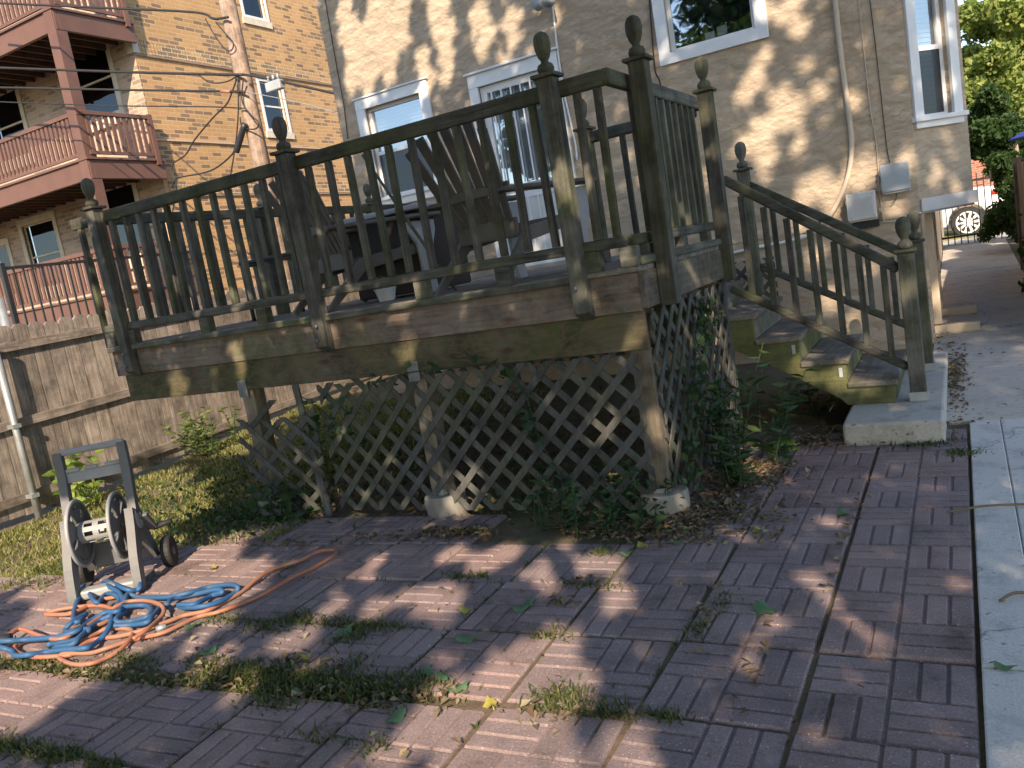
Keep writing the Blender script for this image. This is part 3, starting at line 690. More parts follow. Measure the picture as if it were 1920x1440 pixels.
# services on the house wall
def wallpipe(pts, r, name, mat, label, cat, y=YH - .03, n=10):
    pp = smoothpts([PY(x, yy, y) for x, yy in pts]); o = MB().tube(pp, r, n).build(name, mat, smooth=True); setp(o, label, cat); return o
wallpipe([(1560, -90), (1566, 0), (1578, 110), (1590, 200), (1597, 265), (1594, 310), (1584, 350), (1568, 385), (1548, 415), (1522, 440)], .024, 'conduit_pipe', PIPEM, 'thick tan painted pipe curving down the stucco wall to the left of the white box', 'pipe', YH - .04)
wallpipe([(1522, 440), (1480, 452), (1430, 462), (1392, 470), (1330, 485)], .018, 'conduit_pipe', WHITE2, 'white pipe running level along the stucco wall behind the stair railing', 'pipe', YH - .03)
wallpipe([(1631, 0), (1642, 90), (1652, 180), (1662, 270), (1668, 305)], .004, 'wall_cable', CABLE, 'thin dark cable dropping down the wall to the grey utility box', 'cable', YH - .012, 5)
wallpipe([(1606, -40), (1630, 190), (1642, 260), (1648, 340), (1652, 385), (1658, 412)], .005, 'wall_cable', PIPEM, 'thin tan painted cable on the wall between the white box and the grey box', 'cable', YH - .012, 5)
wallpipe([(1606, 423), (1640, 418), (1690, 412), (1728, 398)], .006, 'wall_cable', WHITE2, 'pale cable running level under the two boxes to the house corner', 'cable', YH - .03, 5)
wallpipe([(1216, -20), (1222, 60), (1228, 130), (1236, 150), (1240, 170), (1248, 205)], .009, 'wall_cable', CABLE, 'bunched black cable hanging beside the large upper window', 'cable', YH - .02, 5)
wallpipe([(606, -20), (620, 60), (634, 140), (645, 200), (652, 260)], .006, 'wall_cable', CABLE, 'thin dark cable down the left edge of the stucco wall', 'cable', YH - .015, 5)
wallpipe([(1034, -20), (1037, 20), (1045, 90), (1052, 140), (1060, 185), (1078, 265), (1082, 300)], .011, 'conduit_pipe', WHITE, 'slim white conduit running down the wall right of the barred door', 'pipe', YH - .02, 8)
def ubox(px0, px1, py, h, name, mat, label, depth=.12):
    p = PY(px0, py, YH); q = PY(px1, py, YH); x0, x1, z1 = p.x, q.x, (p.z + q.z) / 2; z0 = z1 - h
    t = thing(name, label, 'utility box', ((x0 + x1) / 2, YH, z0))
    MB().box(x0, x1, YH - depth, YH - .002, z0, z1).build('body', BOXG if mat is BOXG else PIPEM, t, bevel=.008)
    MB().box(x0 - .008, x1 + .008, YH - depth - .02, YH - depth - .001, z0 + .02, z1 + .008).build('cover', mat, t, bevel=.008)
    for sx in (x0 + .02, x1 - .02):
        for sz in (z0 + .045, z1 - .018): MB().lathe((sx, YH - depth - .02, sz), [(.007, 0), (.006, .003)], 8, axis=(0, -1, 0)).build('screw', GALV, t)
    MB().box(x0 - .016, x0 - .0085, YH - depth - .015, YH - depth + .01, z0 + .05, z0 + .09).box(x0 - .016, x0 - .0085, YH - depth - .015, YH - depth + .01, z1 - .09, z1 - .05).build('hinges', GALV, t)
    return t, x0, x1, z0, z1
t, x0, x1, z0, z1 = ubox(1590, 1642, 362, .27, 'utility_box', BOXW, 'white ribbed utility box on the wall above the stair railing', .15)
rb = MB()
for k in range(12): x = x0 + .02 + (x1 - x0 - .04) * k / 11; rb.box(x - .003, x + .003, YH - .177, YH - .1705, z0 + .05, z1 - .04)
rb.build('ribs', BOXW, t)
MB().box(x0 + .02, x1 + .01, YH - .13, YH - .004, z0 - .07, z0 - .003).build('lower_housing', RUBBER, t, bevel=.006)
MB().tube([(x1 + .02, YH - .06, z0 + .1), (x1 + .045, YH - .06, z0 + .06), (x1 + .045, YH - .05, z0 - .03)], .012, 8).build('valve', PIPEM, t, smooth=True)
t, x0, x1, z0, z1 = ubox(1652, 1703, 308, .27, 'utility_box', BOXG, 'blue-grey utility box on the wall near the house corner', .10)
MB().tube(smoothpts([(x0 + .11, YH - .05, z0), (x0 + .10, YH - .05, z0 - .06), (x0 + .06, YH - .05, z0 - .09)]), .005, 6).build('lead', CABLE, t, smooth=True)
# floodlight
fl = thing('floodlight', 'twin-head outdoor floodlight high on the wall above the door', 'light', (-3.9, YH, 4.2))
c = PY(1028, -4, YH - .05)
MB().lathe((c.x, YH - .002, c.z), [(.06, 0), (.06, .03), (.03, .05)], 14, axis=(0, -1, 0)).build('base', GALV, fl, smooth=True)
for dx in (-.08, .1):
    MB().lathe((c.x + dx * .4, YH - .07, c.z), [(.02, 0), (.035, .05), (.06, .15), (.075, .19)], 14, axis=(dx, -.5, -.25)).build('lamp_head', BOXG, fl, smooth=True)

# ------------------------------------------------------------------ brick building with porches
XB, YB = -16.5, 14.0; ZBT = 15.0
bb = thing('brick_building', 'three-storey tan brick apartment building with limestone trimmed windows', 'apartment building', (-24, 22, 0))
def side3(u, v, d): return (XB - d, u, v)
def rear3(u, v, d): return (u, YB + d, v)
def hole_side(x0, y0, x1, y1):   # pixel corners of the opening
    p = PX(x0, y0, XB); q = PX(x1, y1, XB); return (p.y, q.y, q.z, p.z)
S1 = (17.95, 18.62, 7.95 - 1.6 + 0, 7.95); 
pa = PX(484, 152, XB); pb = PX(520, 245, XB); pc = PX(540, 245, XB)
S1 = (pa.y, pc.y + .06, pc.z, pa.z); pd = PX(490, 35, XB); S0 = (S1[0], S1[1], pd.z, pd.z + 1.75)
SL = (S1[0], S1[1], S1[2] - 3.35, S1[3] - 3.35)
sw = MB(); wall_holes(sw, YB, 40, -.3, ZBT, [S0, S1, SL], side3, .18); sw.build('side_wall', BRICK_S, bb)
def rhole(px0, py0, px1, py1):
    p = PY(px0, py0, YB); q = PY(px1, py1, YB); return (p.x, q.x, q.z, p.z)
RW = [(-18.9, -17.42, 6.72, 8.4), (-22.6, -21.2, 6.5, 8.2), (-25.6, -24.4, 5.4, 7.6), (-19.1, -17.6, 3.3, 5.05), (-22.4, -21.0, 3.0, 4.75), (-24.2, -23.3, 3.0, 4.4)]
rw = MB(); wall_holes(rw, -40, XB, -.3, ZBT, RW, rear3, .18); rw.build('rear_wall', BRICK_R, bb)
qn = MB()
MB().box(-40, XB + .2, YB - .2, 40, ZBT, ZBT + .4).build('roof', LIMEST, bb)
for hh in (S0, S1, SL):
    window(hh, side3, bb, .07, sill=0, glass=GLASS_D, trim=WHITE2, blinds=False)
    MB().box(XB - .05, XB + .05, hh[0] - .12, hh[1] + .12, hh[2] - .24, hh[2] - .07).build('window_sill', LIMEST, bb)
for i, hh in enumerate(RW):
    window(hh, rear3, bb, .16, sill=0, glass=GLASS_D, trim=LIMEST, blinds=False)
    MB().box(hh[0] - .2, hh[1] + .2, YB - .1, YB + .02, hh[2] - .3, hh[2] - .15).build('window_sill', LIMEST, bb)
bands = MB()
for zb in (7.79, 5.83, 4.5, 11.4): bands.box(XB - .03, XB + .045, YB + .001, 40, zb - .03, zb + .015)
bands.build('string_course', BRICK_R, bb)
SOLDM = brick('soldier_brick', 1, (.50, .30, .13), (.36, .22, .11), (.5, .4, .27), (.24, .17, .11), .5)
for zb in (7.82, 4.53):
    yv = YB + .14; sold = MB()
    while yv < 30:
        sold.box(XB - .01, XB + .022, yv, yv + .075, zb, zb + .31); yv += .093
    so_ = sold.build('soldier_course', SOLDM, bb)
MB().box(XB - .2, XB + .03, YB - .03, YB + .14, 7.82, 8.13).build('corner_stone', LIMEST, bb)
# porches
po = thing('wooden_porch', 'stacked reddish-brown wooden back porches on the brick building', 'porch', (-22, 13, 0))
XP, YPF = -16.3, 12.0
for fl_, zb in enumerate((1.95, 4.86, 7.98)):
    zt = zb + .42
    bmz = MB().box(-34, XP, YPF, YPF + .09, zb, zt).build('fascia', PORCH, po, bevel=.01)
    MB().box(XP - .09, XP + .0, YPF + .091, YB - .01, zb, zt).build('fascia', PORCH, po, bevel=.01)
    MB().box(-34, XP - .091, YPF + .1, YB - .005, zt - .05, zt).build('floor', PORCH_UND, po)
    jj = MB(); x = -33.8
    while x < XP - .15: jj.box(x, x + .05, YPF + .095, YB - .01, zb + .12, zt - .052); x += .42
    jj.build('joists', PORCH_UND, po)
    MB().box(-34, XP + .05, YPF - .05, YPF - .001, zt - .01, zt + .035).build('edge_board', PORCH, po)
    MB().box(XP + .001, XP + .05, YPF, YB - .01, zt - .01, zt + .035).build('edge_board', PORCH, po)
    rt = zt + 1.03
    rl = MB().box(-34, XP, YPF - .02, YPF + .06, rt - .09, rt).build('railing', PORCH, po, bevel=.008)
    MB().box(-34, XP - .09, YPF, YPF + .05, zt + .1, zt + .17).build('bottom_rail', PORCH, rl)
    rl2 = MB().box(XP - .03, XP + .05, YPF + .061, YB - .25, rt - .09, rt).build('railing', PORCH, po, bevel=.008)
    MB().box(XP - .02, XP + .03, YPF + .09, YB - .25, zt + .1, zt + .17).build('bottom_rail', PORCH, rl2)
    kmax = 32
    for k in range(kmax):
        x = XP - .25 - k * .155; MB().box(x - .04, x + .04, YPF + .005, YPF + .045, zt + .171, rt - .091).build('baluster', PORCH, rl)
    for k in range(11):
        yv = YPF + .2 + k * .155; MB().box(XP - .015, XP + .025, yv - .04, yv + .04, zt + .171, rt - .091).build('baluster', PORCH, rl2)
    MB().box(XP - .02, XP + .07, YB - .25, YB - .14, zt - .1, rt + .02).build('newel', PORCH, po)
    for x in (-21.2,): MB().box(x - .06, x + .06, YPF - .06, YPF - .002, zt - .45, rt - .02).build('newel', PORCH, po, bevel=.008)
for x in (XP - .152, -26, -33): MB().box(x - .14, x + .14, YPF - .03, YPF + .25, -.2, 12.2).build('column', PORCH, po, bevel=.01)

# ------------------------------------------------------------------ fence on the left lot line
XFN = -8.3
fe = thing('board_fence', 'dog-eared cedar board fence along the left edge of the yard', 'fence', (XFN, 8, 0))
fb_ = []; yv = 2.2; k = 0
while yv < 17:
    w_ = .158; ztop = 1.80 + .012 * max(0, yv - 6) * 2 + random.uniform(-.012, .012); zb = gz(XFN, yv) + .03 + random.uniform(0, .03); e = .04
    mb = MB().prism([(XFN, yv + .002, zb), (XFN, yv + w_ - .002, zb), (XFN, yv + w_ - .002, ztop - e), (XFN, yv + w_ - e, ztop), (XFN, yv + e, ztop), (XFN, yv + .002, ztop - e)], (-.022, 0, 0))
    mb.build('board', W_FENCE, fe); yv += w_ + .006
for z0, z1 in ((1.50, 1.59), (.75, .84), (.02, .11)):
    MB().quadbox([(XFN + .001, 2.2, z0), (XFN + .045, 2.2, z0), (XFN + .045, 17, z0 + .3), (XFN + .001, 17, z0 + .3), (XFN + .001, 2.2, z1), (XFN + .045, 2.2, z1), (XFN + .045, 17, z1 + .3), (XFN + .001, 17, z1 + .3)]).build('fence_rail', W_FRAIL, fe, bevel=.004)
fp = MB().tube([(XFN + .11, 4.55, -.2), (XFN + .11, 4.55, 1.62)], .034, 14).build('fence_post', GALV, fe, smooth=True)
MB().box(XFN + .0, XFN + .15, 4.51, 4.59, .1, .14).build('strap', GALV, fp)
MB().box(XFN + .0, XFN + .15, 4.51, 4.59, .81, .85).build('strap', GALV, fp)
pp = PX(8, 600, XFN - .3)
g = MB().tube([(pp.x, pp.y, -.2), (pp.x, pp.y, 2.1)], .045, 14).build('galvanized_post', GALV, smooth=True); setp(g, 'tall bare galvanized steel post standing just behind the board fence', 'post')
# black iron railing behind the fence
ir = thing('iron_railing', 'black iron picket railing in front of the ground floor of the brick building', 'railing', (-13, 9.5, 0))
A, B = PX(60, 500, -11.0), PX(200, 480, -11.0)
xr = -11.0; y0_, y1_ = A.y - .4, B.y + 1.6; zt_ = (A.z + B.z) / 2
MB().box(xr - .02, xr + .02, y0_, y1_, zt_ - .04, zt_).build('top_rail', BLACKM, ir); MB().box(xr - .02, xr + .02, y0_, y1_, zt_ - 1.0, zt_ - .96).build('bottom_rail', BLACKM, ir)
yv = y0_
while yv < y1_: MB().box(xr - .01, xr + .01, yv, yv + .02, zt_ - .959, zt_ - .041).build('picket', BLACKM, ir); yv += .13
for yv in (y0_, (y0_ + y1_) / 2, y1_): MB().box(xr - .03, xr + .03, yv - .03, yv + .03, 0, zt_ + .05).build('post', BLACKM, ir)

# ------------------------------------------------------------------ utility pole and wires
pb_ = PX(490, 300, -10.7); PXX, PYY = -10.7, pb_.y
pole = thing('utility_pole', 'tall weathered wooden utility pole in front of the brick building', 'pole', (PXX, PYY, 0))
MB().tube([(PXX, PYY, -.3), (PXX - .02, PYY, 6), (PXX - .05, PYY, 13)], .17, 20, r2=.12).build('shaft', W_POLE, pole, smooth=True)
def pw(pts, r, label, name='overhead_wire', y=None, ends=None, mat=CABLE):
    y = PYY - .2 if y is None else y
    o = MB().tube(smoothpts([PY(a, b, y) for a, b in pts], 5), r, 6).build(name, mat, smooth=True); setp(o, label, 'wire'); return o
pw([(-60, 2), (0, 6), (200, 15), (365, 23), (400, 35), (428, 32)], .022, 'topmost overhead wire crossing the upper left corner to the pole')
pw([(-60, 124), (0, 127), (200, 134), (380, 139), (455, 140)], .026, 'thickest black overhead wire, running level in front of the upper porch')
pw([(-60, 163), (0, 164), (200, 168), (400, 171), (460, 172)], .022, 'black overhead wire with an orange sleeve near the pole')
pw([(-60, 189), (0, 191), (200, 198), (380, 200), (460, 203)], .013, 'thin overhead wire below the other level wires left of the pole')
pw([(458, 140), (500, 147), (560, 160), (640, 178)], .024, 'black wire running right from the pole to the stucco house corner')
pw([(460, 172), (560, 192), (640, 214)], .008, 'thin pale wire right of the pole', mat=GALV)
pw([(372, 140), (395, 155), (425, 153), (445, 142)], .012, 'short drooping wire loop just left of the pole top joint')
pw([(445, 145), (436, 170), (425, 195), (400, 220), (365, 262), (348, 290), (325, 305)], .014, 'long slack cable sweeping down left from the pole in front of the brick wall')
pw([(446, 145), (447, 200), (443, 260), (432, 330), (425, 370)], .013, 'straight black cable hanging down beside the pole')
pw([(456, 150), (454, 190), (470, 215), (485, 230), (478, 242), (455, 238), (450, 220)], .013, 'cable coiled around the pole below the joint')
pw([(448, 270), (430, 295), (395, 320), (345, 331), (330, 335), (322, 352)], .015, 'cable sagging from the black splice case toward the brick wall')
pw([(385, 35), (400, 62), (420, 90), (433, 95), (437, 80), (420, 60), (405, 42)], .011, 'drooping wire loop near the top of the pole')
pw([(325, 305), (322, 320), (330, 340), (330, 360), (323, 400)], .012, 'short tangled cable hanging against the brick wall')
cs = PY(459, 232, PYY - .22); ce = PY(443, 285, PYY - .22)
sp_ = MB().tube([cs, cs.lerp(ce, .15), cs.lerp(ce, .5), cs.lerp(ce, .6), cs.lerp(ce, .95), ce], .055, 10); o = sp_.build('splice_case', BLACKM, smooth=True); setp(o, 'black cable splice case hanging beside the utility pole', 'splice case')
c = PY(515, 160, PYY - .2); tb = thing('cable_terminal', 'small pale metal cable terminal with clamps right of the pole', 'terminal', c)
MB().box(c.x - .17, c.x + .17, c.y - .06, c.y + .06, c.z - .09, c.z + .07).build('body', BOXG, tb, bevel=.02)
for dx in (-.1, 0, .1): MB().tube([(c.x + dx, c.y, c.z + .07), (c.x + dx * 1.1, c.y, c.z + .17)], .025, 8).build('clamp', GALV, tb, smooth=True)
o = MB().tube([PY(415, 171, PYY - .2), PY(432, 172, PYY - .2)], .03, 8).build('wire_sleeve', ORANGEH, smooth=True); setp(o, 'short orange sleeve on the overhead wire left of the pole', 'sleeve')

# ------------------------------------------------------------------ deck furniture
def adirondack(cx, cy, rz, label, z=DZ):
    t = thing('adirondack_chair', label, 'chair', (cx, cy, z), 'slatted fan-back chairs on the deck')
    R = Matrix.Rotation(rz, 3, 'Z')
    def L3(p): v = R @ Vector(p); return (cx + v.x, cy + v.y, z + v.z)
    def part(mb, name, mat, **kw): mb.v = [L3(p) for p in mb.v]; return mb.build(name, mat, t, **kw)
    # local: faces +y; back leans to -y
    for k in range(7):
        u = (k - 3) / 3; x0 = u * .19; x1 = u * .34; zt = 1.10 - .10 * u * u - .02 * abs(u)
        y0 = -.06; y1 = -.38
        mb = MB().beam((x0, y0, .30), (x1, y1, zt), .056, .022, up=(0, -1, .3), w2=.080, h2=.022)
        part(mb, 'back_slat', CHAIR, bevel=.006)
    part(MB().beam((-.33, -.20, .62), (.33, -.20, .62), .03, .07), 'back_rail', CHAIR, bevel=.006)
    part(MB().beam((-.27, -.105, .36), (.27, -.105, .36), .03, .13), 'back_rail', CHAIR, bevel=.006)
    # top cap arc behind
    arc = [(u * .36, -.345 - .02, 1.0 - .08 * u * u) for u in np.linspace(-1, 1, 9)]
    for k in range(6):
        yv = -.02 + k * .095; zz = .36 - .012 * k if False else .30 + k * .018
        part(MB().box(-.27, .27, yv, yv + .085, zz, zz + .022), 'seat_slat', CHAIR, bevel=.005)
    for s in (-1, 1):
        x = s * .29
        part(MB().prism([(x - .02, -.42, .0), (x - .02, -.36, .0), (x - .02, -.02, .26), (x - .02, .56, .34), (x - .02, .56, .42), (x - .02, -.06, .35)], (.04, 0, 0)), 'leg', CHAIR, bevel=.006)
        fl = [(x + s * .03, .50, .0), (x + s * .03, .60, .0), (x + s * .03, .57, .25), (x + s * .03, .66, .50), (x + s * .03, .66, .58), (x + s * .03, .34, .58), (x + s * .03, .46, .40), (x + s * .03, .47, .2)]
        part(MB().prism(fl, (.035, 0, 0)), 'leg', CHAIR_L, bevel=.008)  # sunlight on the front legs put into a paler resin
        a = [(x - s * .04, -.26, .585), (x + s * .05, -.30, .585), (x + s * .15, -.1, .585), (x + s * .16, .5, .60), (x + s * .12, .70, .60), (x + s * .02, .72, .60), (x - s * .04, .6, .60)]
        part(MB().prism(a, (0, 0, .03)), 'armrest', CHAIR, bevel=.01)
    return t
adirondack(-2.80, 5.08, math.radians(-12), 'grey-brown fan-back slatted chair nearer the deck corner')
adirondack(-4.24, 5.16, math.radians(-20), 'grey-brown fan-back slatted chair behind the middle front post')
# wicker storage table
wt_ = thing('wicker_side_table', 'dark wicker side table with pale top between the two chairs', 'table', (-4.1, 5.75, DZ))
MB().box(-4.50, -3.72, 5.55, 6.15, DZ + .02, 2.12).build('body', WICKER, wt_, bevel=.02); MB().box(-4.58, -3.64, 5.47, 6.22, 2.121, 2.165).build('table_top', CHAIR_L, wt_, bevel=.012)
# black tubular table
bt = thing('metal_table', 'low black tubular metal table at the left of the deck', 'table', (-5.1, 5.5, DZ))
x0, x1, y0, y1 = -5.55, -4.75, 5.3, 6.0
MB().box(x0, x1, y0, y1, 1.955, 1.985).build('table_top', BLACKM, bt, bevel=.008)
for yv in (y0 + .03, y1 - .03):
    MB().tube(smoothpts([(x0 + .02, yv, DZ), (x0 + .02, yv, 1.85), (x0 + .06, yv, 1.935), (x0 + .2, yv, 1.94)]), .018, 8).build('leg', BLACKM, bt, smooth=True)
    MB().tube(smoothpts([(x1 - .02, yv, DZ), (x1 - .02, yv, 1.85), (x1 - .06, yv, 1.935), (x1 - .2, yv, 1.94)]), .018, 8).build('leg', BLACKM, bt, smooth=True)
# a stick leaning by the rail
p, q = PY(680, 291, 5.4), PY(722, 352, 5.3); d_ = (q - p); q2 = p + d_ * ((DZ - p.z) / d_.z)
o = MB().tube([p, q2], .012, 8).build('stick', W_X, smooth=True); setp(o, 'thin dark wooden stick leaning on the deck left of the wicker table', 'stick')
# white bench / tub and plant pots
def pot(cx, cy, r, h, label, mat):
    t = thing('plant_pot', label, 'plant pot', (cx, cy, DZ), 'pots on the deck')
    MB().lathe((cx, cy, DZ), [(r * .72, 0), (r, h * .92), (r * 1.06, h * .92), (r * 1.06, h), (r * .9, h), (r * .88, h * .9)], 20).build('pot', mat, t, autosmooth=True); return t

# ------------------------------------------------------------------ foliage helpers
def leaves(name, P, size, mat, parent=None, aspect=.55, flat=None, label=None, updir=.3, sizevar=.4, dirs=None, fold=.15):
    """P: (n,3) working units. one folded leaf (2 triangles) per point"""
    P = np.asarray(P, float); n = len(P); S = size * (1 + rng.uniform(-sizevar, sizevar, n))
    if dirs is None:
        D = rng.normal(size=(n, 3)); D[:, 2] -= updir
    else: D = np.asarray(dirs, float) + rng.normal(scale=.15, size=(n, 3))
    if flat is not None: D[:, 2] *= flat
    D /= np.linalg.norm(D, axis=1)[:, None]
    Rn = rng.normal(size=(n, 3));
    if flat is not None: Rn = np.tile([0, 0, 1.0], (n, 1)) + rng.normal(scale=flat, size=(n, 3))
    Wd = np.cross(D, Rn); Wd /= np.linalg.norm(Wd, axis=1)[:, None] + 1e-9; Nn = np.cross(Wd, D)
    S_ = S[:, None]
    base = P - D * S_ * .5; tip = P + D * S_ * .5; l = P - D * S_ * .08 + Wd * S_ * aspect * .5 + Nn * S_ * fold; r = P - D * S_ * .08 - Wd * S_ * aspect * .5 + Nn * S_ * fold
    V = np.stack([base, r, tip, l], 1).reshape(-1, 3) * K
    if parent is not None: V -= np.array(worldloc(parent))
    me = bpy.data.meshes.new(name); me.vertices.add(4 * n); me.vertices.foreach_set('co', V.astype(np.float32).ravel())
    idx = np.arange(n)[:, None] * 4; T = np.concatenate([idx + [0, 1, 2], idx + [0, 2, 3]], 1).reshape(-1)
    me.loops.add(6 * n); me.loops.foreach_set('vertex_index', T.astype(np.int32)); me.polygons.add(2 * n)
    me.polygons.foreach_set('loop_start', (np.arange(2 * n) * 3).astype(np.int32)); me.polygons.foreach_set('loop_total', np.full(2 * n, 3, np.int32))
    me.update(calc_edges=True); me.validate(); me.materials.append(mat)
    o = bpy.data.objects.new(name, me); COL.objects.link(o)
    if parent is not None: o.parent = parent
    return o
def blob_pts(blobs, n, shell=.55):
    out = []; vol = np.array([b[3] ** 2 for b in blobs]); ks = rng.choice(len(blobs), n, p=vol / vol.sum())
    B = np.array(blobs)[ks]; d = rng.normal(size=(n, 3)); d /= np.linalg.norm(d, axis=1)[:, None]
    rr = shell + (1 - shell) * rng.random(n); rr *= rng.random(n) ** .25
    return B[:, :3] + d * (rr * B[:, 3])[:, None] * np.array([1, 1, .8])

# ------------------------------------------------------------------ shade tree behind the camera (unseen, crown shaped to cast the dappled shade)
GAPS = []   # (point, radius): shafts of sun through the crown
def gap(p, r):
    if p[1] > 4.4 and p[2] < 1.7 and p[0] < -4.5:      # shaft would strike the deck before reaching the lawn
        t = (p[1] - 4.36) / -SUN.y; x = p[0] - SUN.x * t; z = p[2] - SUN.z * t
        if -6.3 < x < -1.5 and .7 < z < 2.7: return
    GAPS.append((np.array(p), r))
def on_surf(px, py):
    """first surface hit of the view ray: deck front / wall / fence / ground (rough)"""
    g = PZ(px, py, 0)
    f = PX(px, py, XFN)
    return g, f
# ground flecks  (px, py, radius)
for px, py, r in [(1165, 1120, .075), (1115, 1055, .06), (1150, 1050, .05), (1060, 1020, .05), (1095, 1048, .04), (950, 1035, .09), (920, 1050, .09), (850, 1040, .1), (890, 1065, .07), (1005, 1062, .05), (1020, 1075, .05),
        (820, 1130, .11), (780, 1110, .07), (700, 1060, .07), (610, 1140, .05), (690, 1145, .05), (560, 1200, .05), (540, 1205, .05), (390, 1250, .08), (355, 1215, .04),
        (960, 1260, .12), (1010, 1230, .1), (1040, 1280, .1), (1000, 1290, .1), (930, 1280, .08), (1045, 1215, .06), (985, 1265, .16), (950, 1300, .1), (1000, 1330, .08), (900, 1360, .12), (960, 1430, .14), (1090, 1270, .035), (1060, 1180, .04), (940, 1340, .08), (900, 1400, .12), (960, 1400, .13), (1020, 1390, .1), (1020, 1430, .1), (850, 1350, .08), (880, 1430, .12), (1185, 1390, .05), (1200, 1415, .04), (1140, 1370, .03), (1190, 1435, .05), (830, 1300, .04),
        (50, 1310, .16), (0, 1290, .18), (110, 1290, .1), (20, 1350, .12), (150, 1265, .06), (450, 1290, .07), (780, 1370, .06), (730, 1430, .06),
        (1520, 1087, .025), (1545, 1115, .025), (1420, 1198, .03), (1445, 1160, .02), (1640, 1205, .03), (1610, 1175, .02), (1790, 1100, .025), (1410, 1250, .02), (1415, 885, .05), (1450, 870, .06), (1400, 868, .05), (1560, 978, .03), (1750, 700, .05), (1735, 680, .06), (1700, 690, .05), (1870, 600, .0)]:
    if r > 0: gap(PZ(px, py, 0), r)
# lit pale path & lawn, left
for k in range(60):
    px = random.uniform(-60, 420); py = random.uniform(900, 1130)
    if px > 300 and py > 960 and random.random() < .6: continue
    gap(PZ(px, py, 0), random.uniform(.12, .3))
for px, py, r in [(60, 960, .5), (0, 1000, .6), (180, 930, .4), (250, 900, .35), (150, 1000, .35), (60, 1040, .35), (300, 900, .25), (340, 960, .2), (40, 880, .4), (210, 1040, .3), (240, 1090, .25), (120, 1150, .25), (330, 1130, .12), (420, 1110, .1), (250, 1200, .2), (150, 1200, .2), (40, 1200, .2), (420, 1160, .08), (390, 1020, .1), (-60, 1060, .5)]: gap(PZ(px, py, 0), r)
# fence patches
for px, py, r in [(40, 600, .14), (100, 610, .12), (70, 720, .3), (150, 740, .18), (60, 860, .2), (110, 830, .28), (20, 690, .25), (170, 660, .15), (200, 720, .16), (240, 800, .2), (190, 830, .22), (140, 680, .2), (300, 830, .1), (230, 860, .12), (360, 790, .1), (10, 780, .15), (80, 780, .2), (130, 900, .25)]: gap(PX(px, py, XFN), r)
# house wall patches
for px, py, r in [(650, 60, .16), (670, 100, .2), (660, 140, .14), (700, 60, .22), (720, 100, .22), (710, 20, .2), (740, 30, .18), (750, 70, .12), (730, 140, .1), (690, 150, .1), (645, 20, .12), (690, 180, .06), (820, 20, .16), (830, 60, .15), (835, 100, .12), (825, -20, .2), (840, 140, .08), (900, 30, .14), (915, 60, .1), (900, 100, .06), (790, 110, .1), (800, 150, .12), (780, 200, .1), (960, 30, .1), (970, 70, .06), (950, 120, .05),
        (700, 230, .1), (720, 330, .08), (650, 300, .07), (1012, 10, .06), (1040, 35, .05), (1430, 20, .12), (1480, 20, .15), (1500, 50, .08), (1440, 100, .07), (1420, 125, .10), (1400, 170, .12), (1480, 210, .16), (1460, 185, .10), (1535, 175, .1), (1600, 190, .08), (1510, 120, .05), (1500, 270, .08), (1430, 240, .14), (1400, 270, .12), (1440, 290, .12),
        (1530, 350, .14), (1560, 360, .14), (1500, 380, .12), (1600, 330, .1), (1640, 310, .08), (1620, 340, .1), (1560, 400, .1), (1700, 300, .08), (1680, 395, .08), (1500, 420, .08), (1250, 320, .05), (1560, 560, .12), (1530, 480, .1), (1600, 600, .1), (1640, 500, .08)]: gap(PY(px, py, YH), r * (.8 if px > 1200 else 1.0))
# bay flecks
for px, py, r in [(1800, 270, .03), (1760, 320, .035), (1745, 350, .03), (1800, 330, .03), (1735, 80, .08), (1760, 30, .08), (1790, 130, .03)]: gap(PY(px, py, 9.1), r)
# deck flecks
for px, py, r in [(290, 380, .0), (185, 400, .06), (230, 430, .05), (150, 430, .04), (330, 720, .09), (450, 690, .06), (440, 660, .05), (760, 660, .05), (1060, 350, .06), (1090, 400, .05), (1250, 640, .0), (875, 905, .10), (860, 940, .09), (590, 935, .07), (640, 815, .03), (1135, 800, .08), (1245, 800, .08), (1110, 340, .04), (1190, 635, .03), (455, 560, .05), (760, 560, .06), (660, 550, .03), (1100, 560, .03), (620, 640, .03)]:
    if r: gap(PY(px, py, YF), r)
for px, py, r in [(1320, 230, .07), (1330, 300, .05), (1345, 420, .07), (1290, 400, .05), (1270, 440, .05), (1340, 550, .07), (1300, 520, .06), (1375, 700, .12), (1385, 780, .1), (1350, 620, .06), (1395, 860, .08)]: gap(PX(px, py, -1.55), r * .75)
for px, py, r in [(1400, 500, .07), (1410, 560, .07), (1480, 600, .08), (1530, 640, .1), (1590, 700, .1), (1560, 720, .08), (1620, 650, .06), (1500, 700, .06), (1690, 560, .06), (1700, 480, .05), (1400, 350, .04), (1640, 720, .05), (1600, 460, .06), (1650, 480, .05), (1550, 620, .07), (1520, 720, .05)]: gap(PY(px, py, 6.4), r * .85)
sunv = np.array(SUN)
targets = []
def add_t(n, f): targets.extend([f() for _ in range(n)])
U = random.uniform
NT = 60000
add_t(int(NT * .50), lambda: (U(-8.6, 2.4), U(-1.0, 6.3), 0.0))
add_t(int(NT * .30), lambda: (U(-7.3, .6), YH, U(1.0, 5.9)))
add_t(int(NT * .16), lambda: (U(-.4, 2.0), U(5, 17), 0.0))
add_t(int(NT * .16), lambda: (U(-6.4, -1.3), U(4.3, 7), U(.8, 2.7)))
add_t(int(NT * .12), lambda: (U(-1.7, .2), U(5.6, 8.5), U(.0, 2.2)))
